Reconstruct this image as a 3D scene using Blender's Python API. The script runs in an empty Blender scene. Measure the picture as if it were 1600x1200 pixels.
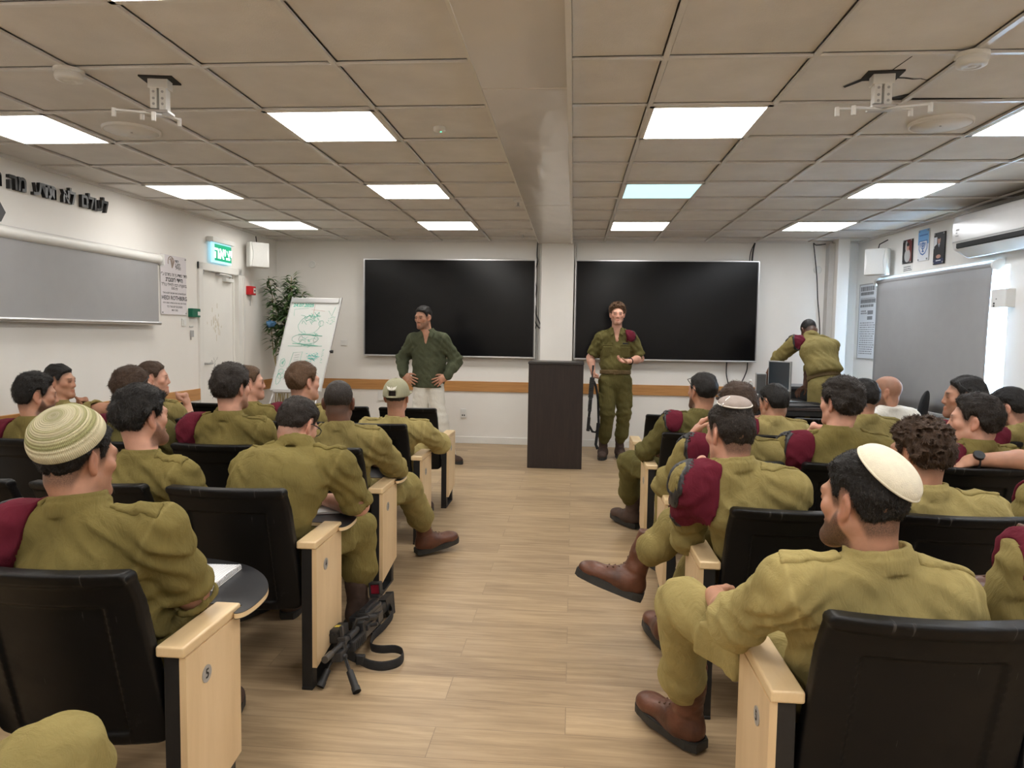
import bpy, bmesh, math, random
import numpy as np
from mathutils import Vector, Matrix, Euler
C = bpy.context.scene.collection
SC = bpy.context.scene
PI = math.pi
R = math.radians

# ------------------------------------------------------------------ camera
EYE = 1.375
def make_camera():
    yaw, pitch, roll = 0.0850921, 0.0699957, 0.0150993
    rt = Vector((math.cos(yaw), math.sin(yaw), 0))
    hd = Vector((-math.sin(yaw), math.cos(yaw), 0))
    fw = hd*math.cos(pitch) - Vector((0, 0, math.sin(pitch)))
    up = hd*math.sin(pitch) + Vector((0, 0, math.cos(pitch)))
    xr = rt*math.cos(roll) + up*math.sin(roll)
    yu = up*math.cos(roll) - rt*math.sin(roll)
    cd = bpy.data.cameras.new('camera'); cam = bpy.data.objects.new('camera', cd)
    cd.sensor_width = 36; cd.lens = 1109.39/1600*36; cd.clip_start = 0.02
    m = Matrix((xr, yu, -fw)).transposed().to_4x4(); m.translation = (0, 0, EYE)
    cam.matrix_world = m; C.objects.link(cam); SC.camera = cam
make_camera()

# ------------------------------------------------------------------ world, exposure
W = bpy.data.worlds.new('world'); SC.world = W; W.use_nodes = True
W.node_tree.nodes['Background'].inputs[0].default_value = (0.50, 0.74, 1.0, 1)
W.node_tree.nodes['Background'].inputs[1].default_value = 48.0
SC.view_settings.view_transform = 'Standard'; SC.view_settings.look = 'None'
SC.view_settings.gamma = 1; SC.view_settings.use_curve_mapping = False
SC.view_settings.exposure = 1.57
PANEL_POWER = 6.5
SC.cycles.max_bounces = 10; SC.cycles.diffuse_bounces = 6
SC.cycles.sample_clamp_indirect = 6

# ------------------------------------------------------------------ object helpers
def thing(name, label, cat, loc=(0, 0, 0), rz=0.0, group=None):
    o = bpy.data.objects.new(name, None); C.objects.link(o); o.empty_display_size = 0.1
    o.location = loc; o.rotation_euler = (0, 0, rz); o['label'] = label; o['category'] = cat
    if group: o['group'] = group
    return o
def tag(o, label, cat, group=None):
    o['label'] = label; o['category'] = cat
    if group: o['group'] = group
    return o
def struct(o, label=None):
    o['kind'] = 'structure'
    if label: o['label'] = label
    return o
def copy_tree(o, parent=None):
    c = o.copy(); C.objects.link(c); c.parent = parent
    if parent is not None: c.matrix_parent_inverse = o.matrix_parent_inverse.copy()
    for ch in list(o.children): copy_tree(ch, c)
    return c
def mesh_np(name, v, f, mats, parent=None, smooth=True, attrs=None, fmat=None):
    """v (n,3) float, f (m,4) or (m,3) int"""
    me = bpy.data.meshes.new(name); k = f.shape[1]
    me.vertices.add(len(v)); me.vertices.foreach_set('co', np.ascontiguousarray(v, np.float32).ravel())
    me.loops.add(f.size); me.loops.foreach_set('vertex_index', np.ascontiguousarray(f, np.int32).ravel())
    me.polygons.add(len(f)); me.polygons.foreach_set('loop_start', np.arange(0, f.size, k, dtype=np.int32))
    if smooth: me.polygons.foreach_set('use_smooth', np.ones(len(f), bool))
    for m in (mats if isinstance(mats, (list, tuple)) else [mats]): me.materials.append(m)
    if fmat is not None: me.polygons.foreach_set('material_index', np.ascontiguousarray(fmat, np.int32))
    me.update(calc_edges=True)
    for an, av in (attrs or {}).items():
        a = me.attributes.new(an, 'FLOAT', 'POINT'); a.data.foreach_set('value', np.ascontiguousarray(av, np.float32))
    o = bpy.data.objects.new(name, me); C.objects.link(o)
    if parent is not None: o.parent = parent
    return o

class MB:
    """collects shapes into one mesh object"""
    def __init__(s): s.v = []; s.f = []; s.m = []; s.sm = []
    def add(s, vs, fs, mi=0, smooth=False):
        n = len(s.v); s.v += [tuple(p) for p in vs]
        s.f += [tuple(i+n for i in q) for q in fs]; s.m += [mi]*len(fs); s.sm += [smooth]*len(fs); return s
    def box(s, lo, hi, bev=0.0, seg=2, mi=0, M=None):
        bm = bmesh.new()
        c = [(lo[i]+hi[i])/2 for i in range(3)]; d = [abs(hi[i]-lo[i]) for i in range(3)]
        bmesh.ops.create_cube(bm, size=1, matrix=Matrix.Translation(c) @ Matrix.Diagonal((d[0], d[1], d[2], 1)))
        if bev: bmesh.ops.bevel(bm, geom=bm.edges[:], offset=min(bev, min(d)*.49), segments=seg, profile=.5, affect='EDGES')
        return s.bm(bm, mi, M)
    def bm(s, bm, mi=0, M=None, smooth=False):
        if M is not None:
            bm.transform(M)
            if M.determinant() < 0: bmesh.ops.reverse_faces(bm, faces=bm.faces[:])
        bm.verts.index_update()
        s.add([v.co[:] for v in bm.verts], [[v.index for v in f.verts] for f in bm.faces], mi, smooth); bm.free(); return s
    def cyl(s, a, b, r0, r1=None, n=16, mi=0, smooth=True, caps=True):
        r1 = r0 if r1 is None else r1
        a, b = Vector(a), Vector(b); d = (b-a).normalized(); q = d.to_track_quat('Z', 'Y').to_matrix()
        vs = []
        for p, r in ((a, r0), (b, r1)):
            for i in range(n):
                t = 2*PI*i/n; vs.append(p + q @ Vector((r*math.cos(t), r*math.sin(t), 0)))
        s.add(vs, [(i, (i+1) % n, n+(i+1) % n, n+i) for i in range(n)], mi, smooth)
        if caps: s.add(vs, [tuple(range(n-1, -1, -1)), tuple(range(n, 2*n))], mi, False)
        return s
    def tube(s, pts, r, n=8, mi=0, closed=False, flat=None):
        pts = [Vector(p) for p in pts]; N = len(pts); vs = []; prev = None
        for i, p in enumerate(pts):
            t = (pts[(i+1) % N]-pts[i-1]) if closed else (pts[min(i+1, N-1)]-pts[max(i-1, 0)])
            t.normalize()
            if prev is None:
                u = t.orthogonal().normalized()
                if flat is not None: u = (Vector(flat)-t*t.dot(Vector(flat))).normalized()
            else: u = (prev-t*t.dot(prev)).normalized()
            prev = u; w = t.cross(u); ri = r[i] if isinstance(r, (list, tuple)) else r
            for k in range(n):
                a = 2*PI*k/n
                if flat is None: vs.append(p+u*(ri*math.cos(a))+w*(ri*math.sin(a)))
                else: vs.append(p+u*(.0016*math.cos(a))+w*(ri*math.sin(a)))
        fs = []
        for i in range(N if closed else N-1):
            j = (i+1) % N
            fs += [(i*n+k, i*n+(k+1) % n, j*n+(k+1) % n, j*n+k) for k in range(n)]
        s.add(vs, fs, mi, True)
        if not closed: s.add(vs, [tuple(range(n-1, -1, -1)), tuple((N-1)*n+k for k in range(n))], mi, False)
        return s
    def lathe(s, prof, M=None, n=24, mi=0, smooth=True):
        """prof: (r,z) pairs about local z"""
        M = M or Matrix(); vs = []; k = len(prof)
        for r, z in prof:
            for i in range(n):
                t = 2*PI*i/n; vs.append(M @ Vector((r*math.cos(t), r*math.sin(t), z)))
        fs = [(j*n+i, j*n+(i+1) % n, (j+1)*n+(i+1) % n, (j+1)*n+i) for j in range(k-1) for i in range(n)]
        s.add(vs, fs, mi, smooth)
        s.add(vs, [tuple(range(n-1, -1, -1)), tuple((k-1)*n+i for i in range(n))], mi, False); return s
    def prism(s, poly, h0, h1, M=None, mi=0, smooth=False):
        """2-D polygon in local xy, extruded along z"""
        M = M or Matrix(); n = len(poly)
        vs = [M @ Vector((x, y, h0)) for x, y in poly]+[M @ Vector((x, y, h1)) for x, y in poly]
        s.add(vs, [(i, (i+1) % n, n+(i+1) % n, n+i) for i in range(n)], mi, smooth)
        s.add(vs, [tuple(range(n-1, -1, -1)), tuple(range(n, 2*n))], mi); return s
    def quad(s, a, b, c, d, mi=0): return s.add([a, b, c, d], [(0, 1, 2, 3)], mi)
    def mesh(s, me, M=None, mi=0):
        M = M or Matrix()
        return s.add([M @ v.co for v in me.vertices], [tuple(p.vertices) for p in me.polygons], mi)
    def build(s, name, mats, parent=None, loc=None):
        me = bpy.data.meshes.new(name); me.from_pydata(s.v, [], s.f)
        for m in (mats if isinstance(mats, (list, tuple)) else [mats]): me.materials.append(m)
        me.polygons.foreach_set('material_index', s.m); me.polygons.foreach_set('use_smooth', s.sm); me.update()
        o = bpy.data.objects.new(name, me); C.objects.link(o)
        if parent is not None: o.parent = parent
        if loc is not None: o.location = loc
        return o

def axes(o, x, y, z=None):
    """4x4 with given origin and x, y axes"""
    x = Vector(x).normalized(); y = Vector(y).normalized(); z = x.cross(y) if z is None else Vector(z)
    m = Matrix((x, y, z)).transposed().to_4x4(); m.translation = o; return m

def text_mesh(txt, size=.1, extrude=0.0, align='CENTER', bold=0.0):
    cu = bpy.data.curves.new('lettering', 'FONT'); cu.body = txt; cu.size = size; cu.extrude = extrude
    cu.align_x = align; cu.align_y = 'CENTER'; cu.offset = bold; cu.resolution_u = 3
    o = bpy.data.objects.new('lettering', cu); C.objects.link(o)
    dg = bpy.context.evaluated_depsgraph_get(); dg.update()
    me = bpy.data.meshes.new_from_object(o.evaluated_get(dg)); bpy.data.objects.remove(o); bpy.data.curves.remove(cu)
    return me

# ------------------------------------------------------------------ materials
def mat(name, col, rough=.5, metal=0.0, spec=.5, emit=0.0, coat=0.0):
    m = bpy.data.materials.new(name); m.use_nodes = True; b = m.node_tree.nodes['Principled BSDF']
    b.inputs['Base Color'].default_value = (*col, 1); b.inputs['Roughness'].default_value = rough
    b.inputs['Metallic'].default_value = metal; b.inputs['Specular IOR Level'].default_value = spec
    if emit:
        b.inputs['Emission Color'].default_value = (*col, 1); b.inputs['Emission Strength'].default_value = emit
    if coat: b.inputs['Coat Weight'].default_value = coat
    return m
class NT:
    def __init__(s, m): s.t = m.node_tree; s.n = s.t.nodes; s.b = s.n['Principled BSDF']
    def new(s, typ, **kw):
        nd = s.n.new(typ)
        for k, v in kw.items():
            if k.startswith('i_'):
                key = k[2:]; nd.inputs[int(key) if key.isdigit() else key.replace('_', ' ')].default_value = v
            else: setattr(nd, k, v)
        return nd
    def link(s, a, b): s.t.links.new(a, b)
    def coords(s, kind='Object', scale=(1, 1, 1), rot=(0, 0, 0)):
        tc = s.new('ShaderNodeTexCoord'); mp = s.new('ShaderNodeMapping')
        mp.inputs['Scale'].default_value = scale; mp.inputs['Rotation'].default_value = rot
        s.link(tc.outputs[kind], mp.inputs[0]); return mp.outputs[0]
    def noise(s, vec, scale, detail=4, rough=.55, dist=0):
        n = s.new('ShaderNodeTexNoise', i_Scale=scale, i_Detail=detail, i_Roughness=rough, i_Distortion=dist)
        if vec is not None: s.link(vec, n.inputs['Vector'])
        return n.outputs['Fac']
    def ramp(s, fac, stops):
        r = s.new('ShaderNodeValToRGB'); e = r.color_ramp.elements
        while len(e) < len(stops): e.new(.5)
        for i, (p, c) in enumerate(stops):
            e[i].position = p; e[i].color = (*c, 1) if len(c) == 3 else c
        s.link(fac, r.inputs[0]); return r.outputs[0]
    def mix(s, fac, a, b, mode='MIX'):
        m = s.new('ShaderNodeMix', data_type='RGBA', blend_type=mode)
        for sock, v in ((m.inputs[0], fac), (m.inputs[6], a), (m.inputs[7], b)):
            if hasattr(v, 'is_linked'): s.link(v, sock)
            elif isinstance(v, (int, float)): sock.default_value = v
            else: sock.default_value = (*v, 1)
        return m.outputs[2]
    def math(s, op, a, b=0.0):
        m = s.new('ShaderNodeMath', operation=op)
        for sock, v in ((m.inputs[0], a), (m.inputs[1], b)):
            if hasattr(v, 'is_linked'): s.link(v, sock)
            else: sock.default_value = v
        return m.outputs[0]
    def bump(s, h, strength=.3, dist=.01, prev=None):
        b = s.new('ShaderNodeBump'); b.inputs['Strength'].default_value = strength; b.inputs['Distance'].default_value = dist
        s.link(h, b.inputs['Height'])
        if prev is not None: s.link(prev, b.inputs['Normal'])
        s.link(b.outputs[0], s.b.inputs['Normal']); return b.outputs[0]
    def color(s, c): s.link(c, s.b.inputs['Base Color'])
    def rough(s, c): s.link(c, s.b.inputs['Roughness'])

def mottled(name, col, rough=.5, amount=.12, scale=6, bump=.0, bscale=60, spec=.5, metal=0.0):
    m = mat(name, col, rough, metal, spec); n = NT(m); v = n.coords()
    k = n.noise(v, scale, 5)
    lo = tuple(c*(1-amount) for c in col); hi = tuple(min(1, c*(1+amount)) for c in col)
    n.color(n.ramp(k, [(.3, lo), (.7, hi)]))
    if bump: n.bump(n.noise(v, bscale, 3), bump, .004)
    return m

def wall_material():
    m = mat('painted_plaster', (.78, .765, .735), .55, spec=.3); n = NT(m); v = n.coords()
    base = n.ramp(n.noise(v, 1.3, 4), [(.35, (.765, .745, .71)), (.65, (.80, .785, .755))])
    scuff = n.ramp(n.noise(n.coords(scale=(1, 1, 2.4)), 7, 8, .75), [(.62, (0, 0, 0)), (.80, (1, 1, 1))])
    low = n.new('ShaderNodeSeparateXYZ'); n.link(v, low.inputs[0])
    hgt = n.new('ShaderNodeMapRange', i_1=1.9, i_2=.5, i_3=0.0, i_4=.42); n.link(low.outputs[2], hgt.inputs[0])
    n.color(n.mix(n.math('MULTIPLY', scuff, hgt.outputs[0]), base, (.52, .46, .38)))
    n.bump(n.noise(v, 90, 3), .12, .003); return m
def floor_material():
    m = mat('oak_vinyl_planks', (.5, .4, .3), .42, spec=.32); n = NT(m); v = n.coords()
    br = n.new('ShaderNodeTexBrick', offset=.37, offset_frequency=2, squash=1.0)
    br.inputs['Scale'].default_value = 1; br.inputs['Mortar Size'].default_value = .0016; br.inputs['Mortar Smooth'].default_value = .2
    br.inputs['Brick Width'].default_value = 1.22; br.inputs['Row Height'].default_value = .182; br.inputs['Bias'].default_value = 0
    br.inputs['Color1'].default_value = (0, 0, 0, 1); br.inputs['Color2'].default_value = (1, 1, 1, 1); br.inputs['Mortar'].default_value = (.5, .5, .5, 1)
    n.link(v, br.inputs['Vector'])
    # each plank shifts the grain
    add = n.new('ShaderNodeVectorMath', operation='MULTIPLY_ADD'); n.link(br.outputs['Color'], add.inputs[0])
    add.inputs[1].default_value = (3.1, 7.7, 1.3); n.link(v, add.inputs[2])
    mp = n.new('ShaderNodeMapping'); mp.inputs['Scale'].default_value = (1.3, 17, 1); n.link(add.outputs[0], mp.inputs[0])
    g1 = n.noise(mp.outputs[0], 2.0, 8, .62, .6)
    mp2 = n.new('ShaderNodeMapping'); mp2.inputs['Scale'].default_value = (3, 70, 1); n.link(add.outputs[0], mp2.inputs[0])
    g2 = n.noise(mp2.outputs[0], 3.0, 4, .6)
    mp3 = n.new('ShaderNodeMapping'); mp3.inputs['Scale'].default_value = (.9, 4.2, 1); n.link(add.outputs[0], mp3.inputs[0])
    g3 = n.noise(mp3.outputs[0], 1.6, 3, .5)
    c = n.ramp(g1, [(.25, (.105, .062, .030)), (.43, (.27, .176, .090)), (.58, (.46, .322, .180)), (.80, (.60, .445, .265))])
    c = n.mix(.24, c, n.ramp(g2, [(.3, (.16, .10, .055)), (.7, (.58, .435, .27))]))
    c = n.mix(.40, c, n.ramp(g3, [(.3, (.22, .155, .10)), (.7, (.51, .375, .225))]))
    c = n.mix(.22, c, n.ramp(br.outputs['Color'], [(0, (.25, .18, .115)), (1, (.58, .435, .27))]))
    c = n.mix(n.math('MULTIPLY', br.outputs['Fac'], .55), c, (.16, .11, .07))
    n.color(c); n.rough(n.ramp(g1, [(.2, (.5, .5, .5)), (.8, (.36, .36, .36))]))
    n.bump(n.math('SUBTRACT', g2, br.outputs['Fac']), .10, .003); return m
def wood(name, c0, c1, c2, scale=(14, 2, 2), rough=.4, bump=.05):
    m = mat(name, c1, rough); n = NT(m); v = n.coords(scale=scale)
    g = n.noise(v, 3, 7, .6, .5); n.color(n.ramp(g, [(.28, c0), (.5, c1), (.75, c2)])); n.bump(g, bump, .002); return m
def scuffed_plastic():
    m = mat('black_moulded_plastic', (.004, .004, .004), .5, spec=.24); n = NT(m); v = n.coords()
    s = n.ramp(n.noise(n.coords(scale=(1, 1, .55), rot=(.3, .5, .4)), 9, 9, .78), [(.64, (0, 0, 0)), (.72, (1, 1, 1))])
    sc = n.ramp(n.noise(n.coords(scale=(30, 2.5, 3), rot=(0, .6, .2)), 3, 3, .6), [(.70, (0, 0, 0)), (.74, (1, 1, 1))])
    lw = n.math('MULTIPLY', s, .085); lw2 = n.math('MULTIPLY', sc, .13)
    n.color(n.mix(n.math('ADD', lw, lw2), (.004, .004, .0045), (.40, .38, .36)))
    n.rough(n.ramp(n.noise(v, 12, 5), [(.3, (.36, .36, .36)), (.7, (.52, .52, .52))]))
    n.bump(n.noise(v, 420, 2), .10, .001); return m
def cloth(name, col, var=.22, wr=.5, rough=.92):
    m = mat(name, col, rough, spec=.15); n = NT(m); v = n.coords()
    k = n.noise(v, 5, 6, .62, .3)
    lo = tuple(c*(1-var) for c in col); hi = tuple(min(1, c*(1+var)) for c in col)
    base = n.ramp(k, [(.28, lo), (.72, hi)])
    sm = n.new('ShaderNodeAttribute', attribute_name='seam')
    n.color(n.mix(n.math('MULTIPLY', sm.outputs['Fac'], .35), base, tuple(min(1, c*1.75+.03) for c in col)))
    b1 = n.noise(n.coords(scale=(1.7, 1.7, .8), rot=(.5, .35, .6)), 11, 5, .6, 1.4)
    nb = n.bump(b1, wr, .02)
    n.bump(n.noise(n.coords(scale=(1, 1, 1)), 420, 2), .16, .002, nb)
    n.b.inputs['Sheen Weight'].default_value = .25; n.b.inputs['Sheen Roughness'].default_value = .5
    n.b.inputs['Sheen Tint'].default_value = tuple(min(1, c*2.2) for c in col)+(1,); return m
def skin(name, col):
    m = mat(name, col, .5, spec=.4); n = NT(m); v = n.coords()
    k = n.noise(v, 22, 5)
    c = n.ramp(k, [(.3, tuple(x*.86 for x in col)), (.7, tuple(min(1, x*1.1) for x in col))])
    rd = n.new('ShaderNodeAttribute', attribute_name='flush')
    c = n.mix(n.math('MULTIPLY', rd.outputs['Fac'], .55), c, (col[0]*.92, col[1]*.58, col[2]*.52))
    st = n.new('ShaderNodeAttribute', attribute_name='stubble')
    grain = n.ramp(n.noise(v, 480, 2), [(.35, (.65, .65, .65)), (.65, (1, 1, 1))])
    n.color(n.mix(n.math('MULTIPLY', st.outputs['Fac'], grain), c, (.022, .015, .011)))
    n.bump(n.noise(v, 150, 3), .08, .002)
    n.b.inputs['Subsurface Weight'].default_value = .08; n.b.inputs['Subsurface Radius'].default_value = (.012, .004, .002)
    return m
def hair(name, col):
    m = mat(name, col, .45, spec=.35); n = NT(m)
    g = n.noise(n.coords(scale=(60, 26, 26)), 3.2, 4, .6, 1.2)
    n.color(n.ramp(g, [(.3, tuple(c*.45 for c in col)), (.6, col), (.85, tuple(min(1, c*1.9) for c in col))]))
    n.bump(g, .75, .006); n.rough(n.ramp(g, [(.3, (.62, .62, .62)), (.7, (.42, .42, .42))])); return m

M_wall = wall_material(); M_floor = floor_material()
M_white = mottled('white_paint', (.74, .73, .70), .45, .04, 3)
M_plas = mottled('white_plastic', (.72, .72, .70), .4, .03, 8)
M_black = mat('black_plastic', (.012, .012, .013), .4)
M_steel_b = mottled('black_powder_coat', (.010, .010, .011), .45, .2, 40)
M_shell = scuffed_plastic()
M_beech = wood('beech_veneer', (.56, .395, .215), (.65, .475, .275), (.71, .535, .325), (3, 3, .5), .38)
M_beech_t = wood('beech_top', (.62, .45, .25), (.70, .525, .305), (.76, .59, .36), (3, .5, 3), .32)
M_oakrail = wood('orange_oak_rail', (.36, .165, .050), (.46, .225, .075), (.54, .28, .10), (.8, .8, 16), .4)
M_weng = wood('dark_wenge', (.011, .006, .005), (.019, .010, .008), (.028, .016, .012), (12, 12, 1), .55)
M_alu = mat('aluminium', (.62, .62, .63), .32, .9)
M_chrome = mat('chrome', (.75, .75, .76), .18, 1.0)
M_grey = mottled('grey_plastic', (.36, .36, .36), .5, .06)
M_blind = mottled('grey_roller_fabric', (.33, .33, .335), .85, .02, 8, .03, 400, .2)
M_dark = mat('dark_gap', (.02, .02, .02), .8)
M_ink = mat('black_ink', (.02, .02, .022), .6)
M_rubber = mottled('black_rubber', (.018, .018, .018), .65, .2)
# ------------------------------------------------------------------ the room shell
ZC = 2.513; YB = 8.777; YF = -2.3
LWM = Matrix(((.0153, 1, 0, -3.899), (1, 0, 0, 0), (0, 0, 1, 0), (0, 0, 0, 1)))      # left wall: (along, out into room, up)
RWM = Matrix(((-.0632, -1, 0, 3.881), (1, 0, 0, 0), (0, 0, 1, 0), (0, 0, 0, 1)))    # right wall
def LW(s, d, z): return LWM @ Vector((s, d, z))
def RW(s, d, z): return RWM @ Vector((s, d, z))
def wallbox(m, W, s0, s1, d0, d1, z0, z1, bev=0, mi=0): m.box((s0, d0, z0), (s1, d1, z1), bev, 2, mi, W)

def build_room():
    m = MB(); m.box((-4.1, YF-.1, -.1), (4.2, YB+.1, 0)); struct(m.build('floor', M_floor))
    m = MB(); m.box((-4.0, YB, -.05), (3.6, YB+.12, ZC+.3)); struct(m.build('wall_back', M_wall))
    m = MB(); m.box((-4.1, YF-.12, -.05), (4.2, YF, ZC+.3)); struct(m.build('wall_front', M_wall))
    m = MB()                                    # left wall with its door opening
    for a in ((YF-.1, 6.98, -.05, ZC+.3), (7.76, YB+.1, -.05, ZC+.3), (6.98, 7.76, 1.985, ZC+.3)): wallbox(m, LWM, a[0], a[1], -.16, 0, a[2], a[3])
    struct(m.build('wall_left', M_wall))
    m = MB()                                    # right wall with its window opening
    for a in ((YF-.1, 6.10, -.05, ZC+.3), (8.05, YB+.1, -.05, ZC+.3), (6.10, 8.05, -.05, .68), (6.10, 8.05, 2.0, ZC+.3)): wallbox(m, RWM, a[0], a[1], -.2, 0, a[2], a[3])
    struct(m.build('wall_right', M_wall))
    # ceiling: slab, lay-in tiles, T-bars
    m = MB(); m.box((-4.1, YF-.1, ZC+.25), (4.2, YB+.1, ZC+.35)); struct(m.build('ceiling', M_wall))
    tile = mottled('mineral_fibre_tile', (.77, .757, .74), .9, .06, 4, .25, 160, .1)
    n = NT(tile); g = n.new('ShaderNodeNewGeometry'); src = n.b.inputs['Base Color'].links[0].from_socket
    n.color(n.mix(1.0, src, n.ramp(g.outputs['Random Per Island'], [(0, (.93, .92, .91)), (1, (1, 1, 1))]), 'MULTIPLY'))
    ac_dist = n.new('ShaderNodeVectorMath', operation='DISTANCE'); mp = n.new('ShaderNodeMapping'); mp.inputs['Scale'].default_value = (1.0, .42, 0); n.link(n.new('ShaderNodeNewGeometry').outputs['Position'], mp.inputs[0]); n.link(mp.outputs[0], ac_dist.inputs[0]); ac_dist.inputs[1].default_value = (3.40, 5.75*.42, 0)  # tile colour darkens toward the right wall, around the air conditioner
    sr = n.new('ShaderNodeMapRange', i_1=.12, i_2=.62, i_3=.80, i_4=0.0); n.link(n.math('ADD', ac_dist.outputs['Value'], n.math('MULTIPLY', n.noise(n.coords(), 3, 4), .12)), sr.inputs[0])
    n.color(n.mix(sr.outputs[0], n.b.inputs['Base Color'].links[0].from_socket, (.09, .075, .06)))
    panels = set()
    y0 = 3.0507-.6*9
    t = MB(); bars = MB(); rng = random.Random(4)
    rows = [y0+.6*j for j in range(0, 20)]
    cols_r = [-.045, .3537]+[.3537+.6*k for k in range(1, 7)]
    cols_l = [-.44]+[-1.0442-.6*k for k in range(0, 6)]
    lit = []
    def is_lit(xa, j):
        if (j-9) % 3 != 1: return False         # every third row carries lamps
        return any(abs(xa-v) < .02 for v in (.3537, 2.1537, -1.6442, -3.4442))
    for cols in (cols_r, cols_l[::-1]):
        cs = sorted(cols)
        if cs[0] < -1: cs = [-4.05]+cs
        else: cs = cs+[4.15]
        for xa, xb in zip(cs, cs[1:]):
            for j in range(len(rows)):
                ya, yb = rows[j], rows[j]+.6
                if yb < YF or ya > YB: continue
                if is_lit(xa, j) and -2.0 < ya < 8: lit.append((xa, ya)); continue
                dz = rng.uniform(-.001, .001)
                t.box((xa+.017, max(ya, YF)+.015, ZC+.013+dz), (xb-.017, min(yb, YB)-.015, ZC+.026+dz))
    for cols in (cols_r, cols_l):
        for xa in cols: bars.box((xa-.011, YF, ZC-.002), (xa+.011, YB, ZC+.01))
    for y in rows:
        if YF < y < YB:
            bars.box((-.045, y-.010, ZC-.001), (4.1, y+.010, ZC+.01)); bars.box((-4.05, y-.010, ZC-.001), (-.44, y+.010, ZC+.01))
    # light wall angle
    wallbox(bars, LWM, YF, YB, -.01, .022, ZC-.012, ZC+.02); wallbox(bars, RWM, YF, YB, -.01, .022, ZC-.012, ZC+.02)
    bars.box((-3.8, YB-.02, ZC-.012), (3.4, YB+.01, ZC+.02))
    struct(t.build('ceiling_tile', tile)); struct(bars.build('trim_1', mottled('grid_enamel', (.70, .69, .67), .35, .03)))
    # boxed beam along the middle of the ceiling
    bm_ = mat('glossy_beam_cladding', (.66, .635, .60), .20, spec=.6); n = NT(bm_)
    n.bump(n.noise(n.coords(scale=(1.6, .8, 1)), 2.2, 2, .4), .35, .05)
    m = MB()
    for a, b in ((YF, .35), (.354, 3.27), (3.274, 6.16), (6.164, YB)): m.box((-.44, a, ZC-.035), (-.045, b, ZC+.2), .006)
    struct(m.build('trim_2', bm_))
    m = MB(); m.box((-.052, YF, ZC-.045), (-.030, YB, ZC+.03)); m.box((-.452, YF, ZC-.03), (-.436, YB, ZC+.03)); struct(m.build('trim_3', M_white))
    # pilaster under the beam end, corner pillar, pipe boxes
    m = MB(); m.box((-.405, YB-.10, 0), (-.012, YB+.02, ZC)); struct(m.build('wall_pilaster', M_wall))
    m = MB(); m.box((3.02, YB-.22, 0), (3.15, YB+.02, ZC+.1), .004); struct(m.build('wall_pillar', M_wall))
    m = MB(); m.box((2.955, YB-.12, 0), (3.018, YB+.02, ZC-.02), .004); struct(m.build('trim_4', M_grey_wall))
    m = MB()
    for x in (-.478, -.452, -.428): m.box((x, YB-.045, .1), (x+.018, YB, ZC-.02), .003)
    struct(m.build('trim_5', M_plas))
    m = MB()
    for x in (-.006, .018): m.box((x, YB-.045, .66), (x+.018, YB, ZC-.02), .003)
    struct(m.build('trim_6', M_plas))
    # rails and skirting
    m = MB(); m.box((-3.76, YB-.018, .655), (-.405, YB+.01, .782), .003); m.box((-.012, YB-.018, .655), (2.955, YB+.01, .782), .003)
    m.box((-.41, YB-.118, .655), (-.008, YB-.098, .782), .003); struct(m.build('trim_7', M_oakrail))
    m = MB(); wallbox(m, LWM, YF, 6.92, -.01, .018, .66, .775, .003); wallbox(m, LWM, 7.86, 8.75, -.01, .018, .655, .775, .003); struct(m.build('trim_8', M_oakrail))
    m = MB(); wallbox(m, RWM, YF, 8.70, -.01, .018, .56, .67, .003); struct(m.build('trim_9', wood('pale_rail', (.50, .30, .18), (.58, .37, .24), (.63, .42, .28), (.8, .8, 16))))
    m = MB(); m.box((-3.78, YB-.014, 0), (3.0, YB+.01, .085), .003); struct(m.build('baseboard_back', M_white))
    m = MB(); wallbox(m, LWM, YF, 6.92, -.01, .014, 0, .085, .003); wallbox(m, LWM, 7.86, 8.77, -.01, .014, 0, .085, .003); struct(m.build('baseboard_left', M_white))
    m = MB(); wallbox(m, RWM, YF, 8.75, -.01, .014, 0, .085, .003); struct(m.build('baseboard_right', M_white))
    return lit
M_grey_wall = mottled('grey_wall_paint', (.50, .49, .47), .6, .05)
LIT = build_room()

# ------------------------------------------------------------------ ceiling lamps
def build_lamps():
    dif = mat('lamp_diffuser', (1.0, .968, .915), .5, emit=PANEL_POWER)
    cool = mat('cool_lamp_diffuser', (.55, .92, 1.0), .5, emit=.40)
    dim = mat('aged_lamp_diffuser', (1.0, .965, .91), .5, emit=PANEL_POWER*.52); neutral = mat('neutral_lamp_diffuser', (.94, .965, 1.0), .5, emit=PANEL_POWER*.9)
    rowname = {-4: 'behind the camera', -3: 'behind the camera', -2: 'nearest the camera', 1: 'third row from the screens', 4: 'middle row', 7: 'row nearest the screens'}
    colname = {-1.644: 'just left of the beam', -3.444: 'beside the left wall', .354: 'just right of the beam', 2.154: 'beside the right wall'}
    for xa, ya in LIT:
        j = round((ya-3.0507)/.6)
        iscool = (j == 4 and abs(xa-.354) < .01)
        lab = ('bluish white' if iscool else 'warm white')+' square ceiling lamp '+colname[round(xa, 3)]+', '+rowname.get(j, 'far behind the camera')
        t = thing('ceiling_lamp', lab, 'ceiling lamp', (xa+.3, ya+.3, ZC), 0, 'square ceiling lamps')
        m = MB(); w = .287
        for s in (-1, 1):
            m.box((s*w-.012, -.299, -.004), (s*w+.012, .299, .012)); m.box((-.299, s*w-.012, -.004), (.299, s*w+.012, .012))
        m.box((-.29, -.29, .012), (.29, .29, .03)); m.build('frame', M_white, t)
        m = MB(); m.box((-.276, -.276, -.001), (.276, .276, .008)); m.build('diffuser', cool if iscool else (dim if xa < -3 else (neutral if xa > 2 else dif)), t)
build_lamps()

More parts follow.
